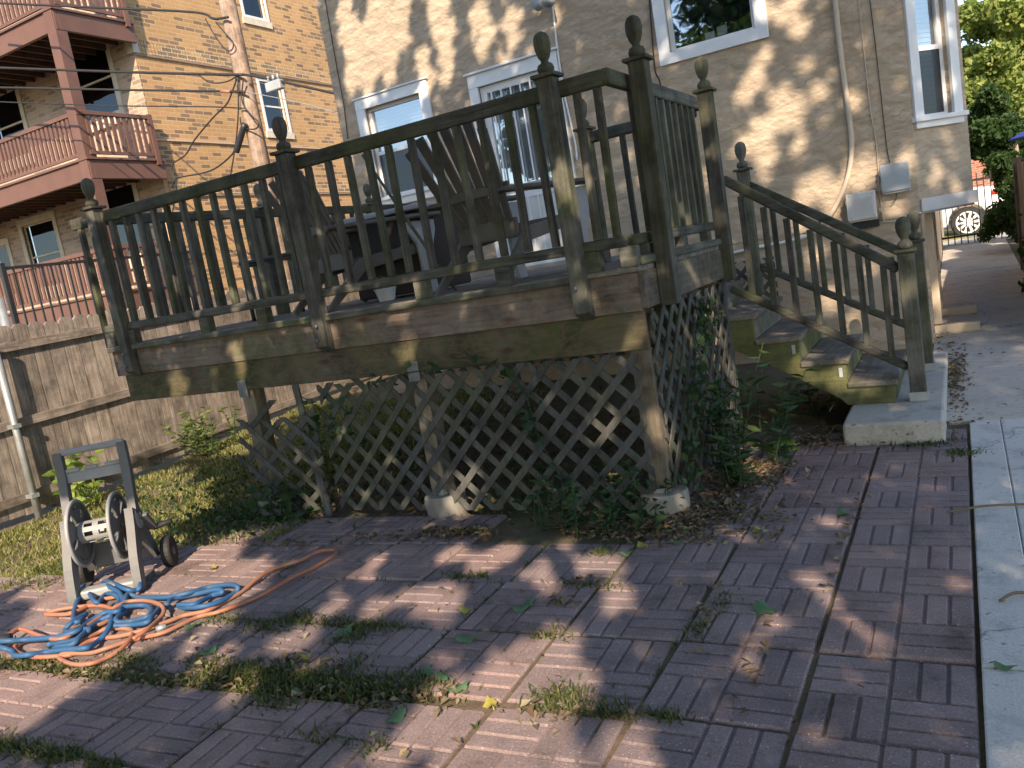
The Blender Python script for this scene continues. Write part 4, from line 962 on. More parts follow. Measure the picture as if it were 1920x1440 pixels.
T_ = np.array(targets); zc = np.where(T_[:, 1] > 8, rng.uniform(8.0, 10.5, len(T_)), np.where(T_[:, 1] > 6, rng.uniform(8.5, 10, len(T_)), rng.uniform(3.7, 5.2, len(T_)))); s_ = (zc - T_[:, 2]) / -sunv[2]; CP = T_ - sunv * s_[:, None]
# drop crown leaves along the shafts set for each sun patch
keep = np.ones(len(CP), bool)
for gp, r in GAPS:
    rel = CP - gp; ax = rel @ sunv; dist = np.linalg.norm(rel - ax[:, None] * sunv, axis=1); keep &= dist > r * .85 + .05
vx = CP - np.array([0, 0, EYE]); dz_ = vx @ np.array(FWD)      # no leaf of this tree hangs into the view
inview = (dz_ > .05) & (np.abs(vx @ np.array(RGT)) < dz_ * .70) & (np.abs(vx @ np.array(UPV)) < dz_ * .53)
CP = CP[keep & ~inview]
tree1 = thing('shade_tree', 'unseen leafy tree behind the viewpoint, crown shaped to cast the dappled shade', 'tree', (6.5, -6.5, 0))
tr = MB().tube([(6.5, -6.5, -.2), (6.45, -6.4, 2), (6.3, -6.2, 4.5), (5.6, -5.8, 6.8)], .32, 14, r2=.2)
for k in range(9):
    a = k * .7; q = Vector((6.5 + 2.5 * math.cos(a), -5.5 + 3 * math.sin(a), 8.2)); tr.tube(smoothpts([(5.9, -6.0, 5.6), (5.9 * .5 + q.x * .5, -6.0 * .5 + q.y * .5, 7.6), tuple(q)]), .11, 8, r2=.03)
tr.build('trunk', W_POLE, tree1, smooth=True)
leaves('crown', CP, .17, LEAF_TREE, tree1, aspect=.75)

# ------------------------------------------------------------------ trees and hedge at the right
def tree(name, label, x, y, h, blobs, n, size, mat, r=.2, group=None):
    t = thing(name, label, 'tree', (x, y, gz(x, y)), group)
    tb_ = MB().tube([(x, y, 0), (x + .1, y, h * .35), (x, y + .1, h * .6)], r, 12, r2=r * .5)
    for b in blobs[:7]: tb_.tube(smoothpts([(x + .05, y, h * .35), ((x + b[0]) / 2, (y + b[1]) / 2, (h * .4 + b[2]) / 2), (b[0], b[1], b[2])], 3), r * .35, 6, r2=r * .1)
    tb_.build('trunk', W_POLE, t, smooth=True)
    leaves('crown', blob_pts(blobs, n), size, mat, t, aspect=.6); return t
def rb(cx, cy, cz, sx, sy, sz, n, r0, r1): return [(cx + U(-sx, sx), cy + U(-sy, sy), cz + U(-sz, sz), U(r0, r1)) for _ in range(n)]
def pblobs(L, y, dy, n):
    out = []
    for _ in range(n):
        px, py, r = random.choice(L); yy = y + U(-dy, dy); q = PY(px + U(-14, 14), py + U(-14, 14), yy); out.append((q.x, q.y, q.z, r * U(.7, 1.2)))
    return out
tree('street_tree', 'tall sunlit light green tree with sky showing through, filling the upper right', 3.2, 31, 12, pblobs([(1815, 110, .7), (1850, 150, .9), (1890, 180, .9), (1840, 60, .6), (1900, 60, .7), (1880, 110, .6), (1830, 200, .9), (1870, 240, .9), (1910, 250, .9), (1810, 30, .5), (1860, 15, .5), (1915, 10, .6), (1950, 100, 1.0), (1980, 200, 1.0), (1800, 180, .6), (1935, 30, .7)], 31, 2.2, 46), 26000, .2, leafmat('sunlit_foliage', [(.10, .15, .03), (.17, .22, .05), (.25, .29, .08), (.32, .35, .12)]), .3)
tree('street_tree', 'darker blue-green tree lower down behind the iron gate', 1.3, 25.5, 5, pblobs([(1835, 220, .45), (1860, 250, .5), (1840, 270, .45), (1880, 290, .5), (1865, 320, .45), (1900, 300, .5), (1850, 190, .4), (1895, 240, .45), (1880, 350, .35), (1895, 380, .35)], 25.5, .8, 26), 14000, .15, LEAF_DARK, .12)
hd = thing('hedge', 'dense dark green overgrown hedge along the right side of the walkway', 'hedge', (1.1, 13, 0))
hb = []
for k in range(44):
    yv = 8.6 + k * .19; top = .55 + .3 * math.sin(k * .9) + .02 * k
    hb += [(.80 + U(-.10, .2), yv, gz(0, yv) + U(.05, top), U(.16, .26)), (1.15 + U(-.1, .2), yv, gz(0, yv) + U(.3, top + .3), U(.22, .34))]
leaves('foliage', blob_pts(hb, 22000), .075, LEAF_DARK, hd, aspect=.5)
MB().tube([(1.2, 9, 0), (1.25, 12.5, .4), (1.2, 16.5, .6)], .02, 8).build('stem', W_POLE, hd)
hv = thing('shrub', 'tall loose shrub above the hedge beside the iron gate', 'shrub', (1.25, 15.5, gz(0, 15)))
leaves('foliage', blob_pts(pblobs([(1862, 430, .2), (1880, 400, .25), (1890, 360, .25), (1905, 430, .28), (1890, 330, .2), (1880, 300, .18)], 15.6, .5, 20), 7000), .085, LEAF_DARK, hv, aspect=.45)
MB().tube([(1.25, 15.5, .3), (1.2, 15.6, 2.4)], .03, 8).build('stem', W_POLE, hv)
for k, (x, y, lb) in enumerate([(-13, -15, 'broad dark tree behind the viewpoint at the far left of the lot'), (-6.5, -16, 'tall dark tree behind the viewpoint, seen only in the window panes'), (0, -17, 'dense dark tree directly behind the viewpoint')]):
    tree('yard_tree', lb, x, y, 9, rb(x, y, 8.0, 3.4, 1.5, 6.0, 34, 1.0, 1.9), 9000, .4, LEAF_DARK, .25)
# right-hand wooden fence panel with blue umbrella above
rf = thing('wooden_fence', 'grey wooden fence boards beside the hedge at the right edge', 'fence', (.75, 11, 0))
q = PY(1900, 296, 13.2); xf_ = q.x
for k in range(16): yv = 8.4 + k * .3; MB().box(xf_ + .03, xf_ + .06, yv, yv + .29, gz(0, yv) + .02, q.z - .08).build('board', W_FENCE, rf)
MB().box(xf_ - .01, xf_ + .09, 13.2, 13.3, 0, q.z).build('post', W_FENCE, rf)
um = thing('patio_umbrella', 'blue canvas patio umbrella edge above the fence at the far right', 'umbrella', (1.9, 12.4, 0))
c = PY(1893, 262, 12.4)
MB().lathe((c.x + 1.0, c.y, c.z - .02), [(1.0, 0), (1.01, .02), (.6, .2), (.02, .42)], 8).build('canopy', SIGNBLUE, um)
MB().tube([(c.x + 1.0, c.y, 0), (c.x + 1.0, c.y, c.z + .3)], .025, 8).build('pole', GALV, um)

# ------------------------------------------------------------------ iron gate and parked car
YG = 17.2; zg = gz(0, 18)
gt = thing('iron_gate', 'tall black iron picket gate at the street end of the walkway', 'gate', (.4, YG, zg))
for k in range(26): x = -.75 + k * .105; MB().box(x - .009, x + .009, YG - .009, YG + .009, zg, zg + 1.22).build('picket', BLACKM, gt)
for z in (zg + .12, zg + 1.08): MB().box(-.8, 2.0, YG + .01, YG + .04, z, z + .04).build('gate_rail', BLACKM, gt)
for x in (-.45, 1.5): MB().box(x - .035, x + .035, YG - .05, YG + .05, zg - .1, zg + 1.3).build('gate_post', BLACKM, gt)
car = thing('parked_car', 'white sedan parked at the kerb beyond the iron gate, rear end to the right', 'car', (-1.3, 22, zg))
cw = PY(1815, 416, 20.6); cx0, cz0 = cw.x, cw.z - .34; ycar = 20.6
prof = [(-3.55, .30), (-3.6, .62), (-3.45, .80), (-2.9, .90), (-2.2, 1.34), (-1.2, 1.38), (-.35, 1.08), (.70, 1.0), (.86, .72), (.84, .34), (.42, .28)]
prof += [(.38 * math.cos(a), .0 + .34 + .38 * math.sin(a) - .0) for a in np.linspace(0.0, math.pi, 9)]
prof += [(-.42, .28), (-2.2, .28)] + [(-2.62 + .38 * math.cos(a), .34 + .38 * math.sin(a)) for a in np.linspace(0, math.pi, 9)] + [(-3.04, .28)]
MB().prism([(cx0 + x, ycar, cz0 + z) for x, z in prof], (0, 1.65, 0)).build('body', CARW, car, bevel=.05)
for xw in (0, -2.62):
    wl_ = MB().lathe((cx0 + xw, ycar + .03, cz0 + .33), [(.2, .0), (.31, .0), (.335, .03), (.335, .19), (.2, .2)], 32, axis=(0, 1, 0)).build('wheel', RUBBER, car, smooth=False)
    rm = MB().tube([(cx0 + xw + .222 * math.cos(a), ycar + .022, cz0 + .33 + .222 * math.sin(a)) for a in np.linspace(0, 2 * math.pi, 33)], .016, 6).lathe((cx0 + xw, ycar + .005, cz0 + .33), [(.04, 0), (.05, .01), (.05, .024)], 14, axis=(0, 1, 0))
    for k in range(10):
        a = k * 2 * math.pi / 10; rm.beam((cx0 + xw, ycar + .018, cz0 + .33), (cx0 + xw + .22 * math.cos(a), ycar + .018, cz0 + .33 + .22 * math.sin(a)), .03, .016, up=(0, 1, 0), w2=.055)
    rm.build('rim', CARW, wl_)
MB().prism([(cx0 - 2.6, ycar - .004, cz0 + .95), (cx0 - 2.15, ycar - .004, cz0 + 1.28), (cx0 - 1.25, ycar - .004, cz0 + 1.32), (cx0 - .6, ycar - .004, cz0 + 1.1), (cx0 - .55, ycar - .004, cz0 + .97)], (0, .02, 0)).build('side_window', GLASS_D, car)
MB().prism([(cx0 + .46, ycar - .01, cz0 + .83), (cx0 + .5, ycar - .01, cz0 + .93), (cx0 + .86, ycar - .01, cz0 + .98), (cx0 + .875, ycar - .01, cz0 + .84)], (0, .2, 0)).build('tail_light', simple('red_lens', (.55, .03, .02), (.45, .02, .01), 5, .25), car)
# bright parkway grass & red brick building across the street
o = sheet('parkway', -12, 12, 19.0, 22.9, 4, 4, lambda x, y: zg - .018, simple('dry_turf', (.32, .30, .08), (.22, .22, .06), 5, .95)); 
fb2 = thing('brick_house', 'red brick house across the street glimpsed above the parked car', 'house', (2, 45, 0))
BR2 = brick('red_brick', 0, (.42, .14, .08), (.34, .11, .07), (.4, .3, .25), (.22, .08, .05), .3)
fwl = MB(); wall_holes(fwl, -9, 14, 0, 4.6, [(-1, 0, 2, 3.6), (2, 3, 2, 3.6), (5, 6, 2, 3.6)], lambda u, v, d: (u, 45 + d, v), .2); fwl.build('wall', BR2, fb2)
MB().prism([(-9.3, 44.7, 4.6), (14.3, 44.7, 4.6), (14.3, 50, 6), (-9.3, 50, 6)], (0, 0, .2)).build('roof', BOXG, fb2)
for a in (-1, 2, 5): MB().box(a, a + 1, 45.1, 45.14, 2, 3.6).build('window', GLASS_D, fb2)

# ------------------------------------------------------------------ hose reel cart
hr = thing('hose_reel_cart', 'grey and beige plastic hose reel cart standing empty on the lawn edge', 'hose reel', (-4.85, 2.95, 0))
wv = Vector((.78, .62, 0)).normalized(); bv = Vector((-wv.y, wv.x, 0)); OB = Vector((-4.86, 2.75, 0)); WR = .43
def H3(u, v, z): p = OB + wv * u + bv * v; return (p.x, p.y, z)
def hpart(mb, name, mat, parent=None, **kw): mb.v = [H3(*p) for p in mb.v]; return mb.build(name, mat, parent or hr, **kw)
HV = .22; HZ = .385
for u, s in ((0, 1), (WR - .05, 1)):
    # side frame: curved front leg, knee at the hub, rear leg
    def band(pts, w0, w1, name, mat=REEL):
        pts = smoothpts(pts, 4); n = len(pts); L1, L2 = [], []
        for i, p in enumerate(pts):
            d = (pts[min(i + 1, n - 1)] - pts[max(i - 1, 0)]); d.normalize(); nrm = Vector((0, -d.z, d.y)); w_ = (w0 + (w1 - w0) * i / (n - 1)) / 2
            L1.append(p + nrm * w_); L2.append(p - nrm * w_)
        mb = MB(); b = 0
        for i in range(n - 1):
            q = [L1[i], L1[i + 1], L2[i + 1], L2[i]]; off = Vector((.05, 0, 0)); mb.quadbox([q[0], q[1], q[2], q[3], q[0] + off, q[1] + off, q[2] + off, q[3] + off])
        return hpart(mb, name, mat)
    band([(u, .0, .0), (u, .06, .2), (u, .15, .36), (u, .20, .47)], .075, .15, 'front_leg')
    band([(u, .42, .10), (u, .36, .2), (u, .26, .33), (u, .2, .42)], .06, .13, 'rear_leg')
    band([(u + .008, .20, .44), (u + .008, .24, .6), (u + .008, .27, .75), (u + .008, .28, .90)], .07, .05, 'handle_upright')
    hpart(MB().lathe((u - .005, HV, HZ + .03), [(.075, 0), (.08, .01), (.08, .05), (.07, .06)], 24, axis=(1, 0, 0)), 'hub_cover', REEL_L, autosmooth=True)
    hpart(MB().beam((u + .02, .17, .02), (u + .02, .30, .02), .04, .04), 'foot', REEL)
# handle grip and shelf
hpart(MB().beam((.03, .285, .895), (WR - .0, .285, .895), .045, .04), 'grip', REEL_L, bevel=.012)
sh = MB().box(.055, WR - .045, .262, .285, .70, .765).box(.055, .14, .262, .285, .765, .79).box(.17, .25, .262, .285, .765, .79).box(.29, WR - .045, .262, .285, .765, .79)
hpart(sh, 'hanger_panel', REEL_L, bevel=.006)
# flanges with windows
def ringdisc(u, th, R, r_in, name):
    mb = MB(); n = 40
    for (ra, rb_) in ((R * .84, R), (r_in, R * .34)):
        for k in range(n):
            a, b = 2 * math.pi * k / n, 2 * math.pi * (k + 1) / n
            q = [(u, HV + math.cos(a) * ra, HZ + math.sin(a) * ra), (u, HV + math.cos(b) * ra, HZ + math.sin(b) * ra), (u, HV + math.cos(b) * rb_, HZ + math.sin(b) * rb_), (u, HV + math.cos(a) * rb_, HZ + math.sin(a) * rb_)]
            mb.quadbox(q + [(x + th, y, z) for x, y, z in q])
    for k in range(5):
        a = k * 2 * math.pi / 5 + .3; da = .47
        q = [(u + .002, HV + math.cos(a - da) * R * .33, HZ + math.sin(a - da) * R * .33), (u + .002, HV + math.cos(a + da) * R * .33, HZ + math.sin(a + da) * R * .33), (u + .002, HV + math.cos(a + da * .95) * R * .86, HZ + math.sin(a + da * .95) * R * .86), (u + .002, HV + math.cos(a - da * .95) * R * .86, HZ + math.sin(a - da * .95) * R * .86)]
        mb.quadbox(q + [(x + th - .004, y, z) for x, y, z in q])
    d = hpart(mb, name, REEL)
    rim = MB(); rim.tube([(u + th / 2, HV + math.cos(a) * R, HZ + math.sin(a) * R) for a in np.linspace(0, 2 * math.pi, 41)], .012, 8); rim.v = [H3(*p) for p in rim.v]; rim.build('flange_rim', REEL_L, d, smooth=True)
ringdisc(.06, .018, .205, .03, 'flange'); ringdisc(.30, .018, .205, .03, 'flange')
dr = MB(); n = 28
for k in range(n):       # drum with slots
    a, b = 2 * math.pi * k / n, 2 * math.pi * (k + 1) / n; slot = (k % 4 in (1, 2))
    for (ua, ub) in (((.078, .30),) if not slot else ((.078, .115), (.165, .20), (.25, .30))):
        q = [(ua, HV + math.cos(a) * .07, HZ + math.sin(a) * .07), (ub, HV + math.cos(a) * .07, HZ + math.sin(a) * .07), (ub, HV + math.cos(b) * .07, HZ + math.sin(b) * .07), (ua, HV + math.cos(b) * .07, HZ + math.sin(b) * .07)]
        c_ = lambda p: (p[0], HV + (p[1] - HV) * .9, HZ + (p[2] - HZ) * .9); dr.quadbox(q + [c_(p) for p in q])
hpart(dr, 'drum', REEL_L)
cr_ = MB().beam((WR + .02, HV, HZ + .04), (WR + .03, HV + .13, HZ - .09), .03, .06, up=(1, 0, 0)); cr_.beam((WR + .0, HV, HZ + .04), (WR + .02, HV, HZ + .04), .05, .05); hpart(cr_, 'crank', REEL, bevel=.008)
hpart(MB().tube([(WR + .03, HV + .13, HZ - .09), (WR + .15, HV + .13, HZ - .07)], .018, 10), 'crank_handle', RUBBER, smooth=True)
for u in (-.07, WR + .04):
    wl_ = MB().lathe((u, .42, .10), [(.05, 0), (.098, .0), (.105, .012), (.105, .05), (.098, .06), (.05, .06)], 24, axis=(1, 0, 0)); w_ = hpart(wl_, 'wheel', RUBBER)
    cc = MB().lathe((u - .004, .42, .10), [(.028, 0), (.032, .03), (.028, .068)], 14, axis=(1, 0, 0)); cc.v = [H3(*p) for p in cc.v]; cc.build('hub', REEL, w_, smooth=True)
hpart(MB().tube([(-.05, .42, .10), (WR + .06, .42, .10)], .012, 8), 'axle', RUBBER)
hpart(MB().box(.04, WR - .04, .02, .12, .012, .07), 'tray', REEL_L, bevel=.015)
hpart(MB().box(.02, WR - .02, .38, .40, .10, .26), 'rear_panel', REEL, bevel=.006)

# ------------------------------------------------------------------ hoses
def hose(pts, r, z0, name, mat, label, wob=.012):
    r *= .72; z0 *= .75; wob *= .7
    pp = []
    for i, (a, b) in enumerate(pts):
        z = z0 + wob * (1 + math.sin(i * 2.1)); q = PZ(a, b, z); q.z += gz(q.x, q.y) * 0; pp.append(q)
    o = MB().tube(smoothpts(pp, 7), r, 10).build(name, mat, smooth=True); setp(o, label, 'garden hose'); return o
def Z5(l): return [(x * 500 / 1920, 1000 + y * 300 / 1152) for x, y in l]
hose(Z5([(2420, 120), (2300, 130), (2150, 200), (1960, 260), (1850, 330), (1740, 420), (1600, 500), (1480, 560), (1330, 590), (1210, 635), (1020, 700), (860, 740), (700, 760), (600, 800), (520, 870), (400, 885), (250, 890), (130, 860), (110, 810), (200, 770), (330, 760), (480, 750), (620, 690), (760, 640), (810, 590), (800, 540), (700, 520), (560, 530), (420, 550), (330, 580), (420, 585), (520, 575), (640, 520), (720, 480), (820, 460), (900, 440), (1000, 425)]), .017, .022, 'garden_hose', ORANGEH, 'faded orange garden hose looped across the patio from the lattice', .006)
hose(Z5([(2420, 120), (2400, 160), (2250, 250), (2100, 320), (1960, 400), (1850, 460), (1700, 520), (1560, 570), (1430, 600), (1300, 660), (1160, 720), (1000, 755), (880, 790), (760, 830), (660, 860), (540, 865), (450, 870), (430, 900), (520, 940), (640, 940), (760, 900), (860, 840), (940, 760), (950, 700), (880, 685), (760, 690), (700, 720), (600, 770), (520, 800)]), .016, .02, 'garden_hose', ORANGEH, 'second orange hose strand lying in front with a wide loop at its left end', .008)
hose(Z5([(960, 760), (1060, 690), (1140, 620), (1180, 560), (1150, 510), (1050, 485), (930, 490), (850, 520), (740, 590), (600, 680), (440, 760), (300, 740), (150, 690), (60, 740), (-30, 800)]), .016, .05, 'garden_hose', ORANGEH, 'orange hose strand arching on top of the blue tangle', .012)
hose(Z5([(-60, 780), (50, 775), (200, 765), (420, 745), (560, 700), (640, 640), (760, 570), (850, 560), (890, 500), (860, 430), (790, 385), (740, 360), (780, 345), (900, 400), (980, 410), (1010, 380), (1005, 310)]), .020, .05, 'garden_hose', BLUEH, 'blue garden hose from the left edge up to the reel cart leg', .02)
hose(Z5([(-60, 805), (20, 825), (90, 850), (110, 880), (200, 875), (340, 855), (500, 835), (620, 825), (700, 780), (760, 720), (800, 640), (810, 560), (860, 480), (820, 440), (760, 440), (700, 500), (650, 440), (640, 390), (600, 380), (570, 440), (540, 540), (530, 610), (560, 640), (620, 580)]), .020, .03, 'garden_hose', BLUEH, 'blue garden hose lying lowest and nearest, curling over the reel cart tray', .02)
hose(Z5([(620, 580), (520, 640), (470, 700), (520, 710), (640, 690), (560, 760), (420, 790), (350, 800), (390, 815), (520, 800), (580, 740), (700, 640), (800, 590), (900, 530), (1050, 520), (1090, 560), (1060, 600), (960, 630), (850, 640), (840, 610), (900, 560), (900, 500), (920, 440), (1010, 460), (1200, 460), (1350, 430), (1500, 390), (1640, 370), (1710, 385), (1690, 430), (1560, 500), (1430, 530), (1320, 535), (1290, 515), (1400, 510), (1520, 450), (1600, 425), (1560, 405), (1400, 440), (1250, 470), (1200, 510), (1150, 540), (1100, 590), (1060, 640), (950, 660), (820, 665)]), .020, .035, 'garden_hose', BLUEH, 'tangled blue garden hose with a long loop reaching right over the pavers', .02)
p = PZ(0, 1200, .06)
o = MB().tube([(p.x - .02, p.y - .02, .06), (p.x + .05, p.y + .03, .06)], .028, 10).build('hose_coupling', RUBBER, smooth=True); setp(o, 'black hose coupling at the left end of the blue hoses', 'coupling')
p = PZ(293, 1181, .03); o = MB().tube([(p.x, p.y, .03), (p.x + .03, p.y + .04, .035)], .018, 10).build('hose_coupling', GALV, smooth=True); setp(o, 'metal hose coupling lying between the blue and orange hoses', 'coupling')

# ------------------------------------------------------------------ grass, weeds, litter
def blades(name, P, h, mat, label=None, spread=.4, w=.006):
    P = np.asarray(P, float); n = len(P); H = h * rng.uniform(.5, 1.3, n); D = rng.normal(scale=spread, size=(n, 3)); D[:, 2] = 1; D /= np.linalg.norm(D, axis=1)[:, None]
    a = rng.uniform(0, 2 * math.pi, n); Wd = np.stack([np.cos(a), np.sin(a), 0 * a], 1) * w
    tip = P + D * H[:, None]; tip2 = tip + np.stack([D[:, 0], D[:, 1], -.3 * np.ones(n)], 1) * H[:, None] * .35
    mid = P + D * H[:, None] * .6
    V = np.stack([P - Wd, P + Wd, mid + Wd * .8, mid - Wd * .8, tip2], 1).reshape(-1, 3) * K
    me = bpy.data.meshes.new(name); me.vertices.add(5 * n); me.vertices.foreach_set('co', V.astype(np.float32).ravel())
    idx = np.arange(n)[:, None] * 5; T = np.concatenate([idx + [0, 1, 2], idx + [0, 2, 3], idx + [3, 2, 4]], 1).reshape(-1)
    me.loops.add(9 * n); me.loops.foreach_set('vertex_index', T.astype(np.int32)); me.polygons.add(3 * n)
    me.polygons.foreach_set('loop_start', (np.arange(3 * n) * 3).astype(np.int32)); me.polygons.foreach_set('loop_total', np.full(3 * n, 3, np.int32))
    me.update(calc_edges=True); me.materials.append(mat); o = bpy.data.objects.new(name, me); COL.objects.link(o); setp(o, label, kind='stuff'); return o
def gp(x, y, dz=0): return (x, y, groundz(x, y) + dz)
# lawn
pts = []
while len(pts) < 34000:
    x = U(-8.25, -4.3); y = U(2.9, 8.5)
    if x > -4.95 and y > 4.3: 
        if random.random() < .8: continue
    if y < 3.75 + .12 * math.sin(x * 4) and x > -5.4: continue
    nz = math.sin(x * 5.1 + 1) * math.sin(y * 4.3) + math.sin(x * 11 - y * 7) * .5
    if nz < .05 and random.random() < .8: continue
    pts.append(gp(x, y, .0))
blades('grass', pts, .055, GRASSM, 'thin sunlit lawn between the patio and the board fence')
# joint tufts
tp = []
def tuft(px, py, n, rx, ry):
    c = PZ(px, py, 0)
    for _ in range(n): x, y = c.x + random.gauss(0, rx), c.y + random.gauss(0, ry); tp.append((x, y, gz(x, y) - .012))
for px, py, n, rx, ry in [(420, 1255, 320, .16, .05), (470, 1270, 260, .12, .06), (540, 1275, 420, .16, .05), (620, 1285, 420, .16, .05), (690, 1290, 420, .14, .05), (520, 1310, 200, .07, .05), (780, 1285, 220, .1, .05), (60, 1245, 200, .14, .04), (250, 1240, 180, .12, .04), (500, 1175, 160, .1, .04), (560, 1160, 160, .08, .04), (420, 1160, 120, .1, .04), (640, 1260, 140, .05, .08), (700, 1175, 160, .1, .03), (660, 1195, 90, .05, .05), (1050, 1310, 200, .06, .05), (1150, 1330, 80, .08, .03), (1030, 1190, 70, .06, .03), (640, 1170, 80, .1, .03),
        (80, 1410, 200, .1, .03), (130, 1420, 120, .05, .03), (0, 1395, 150, .08, .03), (190, 1440, 160, .06, .03), (1250, 1345, 50, .03, .02), (1730, 830, 260, .1, .06), (1800, 850, 120, .05, .05), (1640, 830, 60, .05, .03), (60, 1090, 160, .12, .06), (100, 1060, 120, .1, .05), (190, 1010, 160, .14, .05), (1130, 1035, 60, .04, .03), (1180, 980, 160, .1, .05), (1440, 830, 120, .1, .05), (880, 1080, 60, .08, .02), (1120, 1100, 60, .1, .02), (600, 1385, 60, .1, .03), (700, 1400, 60, .04, .04), (1310, 1180, 50, .02, .06), (1355, 1130, 40, .02, .06)]:
    tuft(px, py, int(n * 1.6), rx, ry)
JT = []
for (x, y, ax) in joint_pts:
    n = random.choice([0, 0, 0, 2, 3, 5]) if x > -1.3 else random.choice([0, 2, 6, 12])
    for _ in range(n): t = U(-.25, .25); tp.append((x + (t if ax == 'x' else random.gauss(0, .008)), y + (t if ax == 'y' else random.gauss(0, .008)), gz(x, y) - .015))
for _ in range(2600):
    x = U(-7.0, -2.0); y = 2.94 - .525 - .10 + .065 * (x + 1.1) + .045 * random.gauss(0, .6) + .015; dens = .55 + .45 * math.sin(x * 5.3) * math.sin(x * 2.1 + 1)
    if random.random() < dens: tp.append((x, y, gz(x, y) - .015))
blades('joint_grass', tp, .046, leafmat('joint_grass_blades', [(.04, .065, .02), (.08, .10, .03), (.14, .13, .05)], .25), 'grass tufts and moss growing in the paver joints', .6, .004)
# leaf litter
lp = []
def lit(cx, cy, n, rx, ry):
    for _ in range(int(n * (1.3 if n > 150 else .45))): x, y = cx + random.gauss(0, rx), cy + random.gauss(0, ry); lp.append((x, y, gz(x, y) + U(.002, .022)))
for px, py, n, rx, ry in [(1300, 960, 700, .22, .16), (1380, 900, 500, .15, .2), (1220, 1000, 400, .2, .08), (1120, 990, 260, .15, .06), (860, 1000, 350, .12, .05), (1420, 880, 220, .12, .12), (1500, 830, 300, .2, .1), (1650, 800, 220, .25, .04), (1790, 720, 300, .05, .5), (1770, 640, 120, .05, .5), (730, 1010, 120, .2, .04), (560, 1020, 100, .2, .05), (370, 1000, 120, .2, .1), (600, 1290, 90, .3, .05), (400, 1240, 60, .15, .04), (560, 1240, 80, .1, .03), (750, 1300, 60, .2, .04), (1090, 1090, 60, .06, .03), (1050, 1130, 50, .05, .03), (1060, 1345, 40, .1, .03), (250, 1180, 60, .3, .1), (1450, 700, 60, .2, .3), (1800, 700, 60, .2, .8), (1450, 1000, 60, .05, .15), (1590, 1000, 80, .02, .4), (1420, 1250, 50, .02, .3), (1330, 1150, 60, .03, .2), (640, 1400, 60, .5, .2), (900, 1150, 70, .6, .3)]:
    c = PZ(px, py, 0); lit(c.x, c.y, n, rx, ry)
for _ in range(900): lp.append((U(-5.8, -1.7), U(4.2, 8.0), .0))
for _ in range(520): x = U(-7, -1.8); lp.append((x, 2.33 + .065 * (x + 1.1) + random.gauss(0, .04), gz(x, 2.3) + U(-.005, .015)))
o = leaves('leaf_litter', lp, .038, LITTER, flat=.35, fold=.2); setp(o, 'brown dry leaf litter around the deck posts and along the paver edges', kind='stuff')
# green ground cover under and behind the lattice
gc = []
for _ in range(1000): x = U(-5.9, -1.7); y = U(4.45, 6.8); gc.append((x, y, U(.0, .05 + .45 * random.random() ** 2)))
for _ in range(420): x = random.gauss(-4.9, .35); y = random.gauss(4.25, .22); gc.append(gp(x, y, U(.02, .12)))
for _ in range(160): x = random.gauss(-1.95, .25); y = random.gauss(4.2, .1); gc.append(gp(x, y, U(.02, .3)))
for _ in range(400): x = random.gauss(-6.5, .6); y = random.gauss(5.2, .6); gc.append(gp(x, y, U(.02, .09)))
o = leaves('ground_cover', gc, .055, LEAF_WEED, flat=.8); setp(o, 'low green weeds under the deck and around its footings', kind='stuff')
# weeds
def weed(name, label, base, h, n_st, leaf, mat, lean=.35, per=16, spread=.12, aspect=.25, group=None):
    t = thing(name, label, 'weed', base, group); P_, D_ = [], []; sm = MB()
    for _ in range(n_st):
        a = U(0, 6.28); bx, by = base[0] + random.gauss(0, spread), base[1] + random.gauss(0, spread); l = U(.1, lean); hh = h * U(.6, 1.05)
        pts_ = [Vector((base[0], base[1], base[2] - .03))] + [Vector((bx + math.cos(a) * l * hh * t_ ** 1.6, by + math.sin(a) * l * hh * t_ ** 1.6, base[2] + hh * t_)) for t_ in np.linspace(.08, 1, 7)]
        sm.tube(pts_, .006, 5, r2=.002)
        for k in range(per):
            t_ = (k + .6) / per; i = 1 + t_ * 6; i0 = min(6, int(i)); p_ = pts_[i0].lerp(pts_[i0 + 1], i - i0); b_ = k * 2.4 + U(-.4, .4)
            dv = Vector((math.cos(b_), math.sin(b_), U(-.3, .45))); s_ = leaf * (1.1 - .5 * t_); q_ = p_ + dv * s_ * .5; P_.append(tuple(q_)); D_.append(tuple(dv))
    sm.build('stem', LEAF_WEED if mat is not LEAF_LIME else LEAF_LIME, t); leaves('foliage', P_, leaf, mat, t, aspect=aspect, dirs=D_, sizevar=.3); return t
weed('weed_plant', 'tall dark willow-leaved weed at the right lattice corner of the deck', (-1.38, 4.95, 0), .9, 9, .12, LEAF_WEED, .4, 20, .13, .22)
weed('weed_plant', 'leafy weed leaning out over the pavers beside the right lattice', (-1.30, 5.35, 0), .6, 6, .12, LEAF_WEED, .6, 14, .12, .28)
weed('weed_plant', 'broad bushy weed clump in front of the lattice left of the corner post', (-2.15, 4.27, 0), .36, 9, .07, LEAF_WEED, .5, 11, .2, .5)
weed('weed_plant', 'low weed tuft growing beside the right concrete pier', (-1.85, 4.2, 0), .2, 8, .07, LEAF_WEED, .6, 8, .12, .5)
weed('weed_plant', 'small weed by the left concrete pier under the broken lattice', (-4.62, 4.28, 0), .3, 7, .12, LEAF_WEED, .6, 6, .1, .6)
weed('weed_plant', 'bright yellow-green weed against the fence beside the galvanized fence post', (-7.95, 4.85, -.08), .5, 12, .12, LEAF_LIME, .5, 9, .18, .5)
b_ = PX(385, 850, -7.9)
weed('weed_plant', 'green bush growing against the fence left of the deck', (-7.9, b_.y, 0), .5, 12, .10, LEAF_TREE, .45, 18, .16, .3)
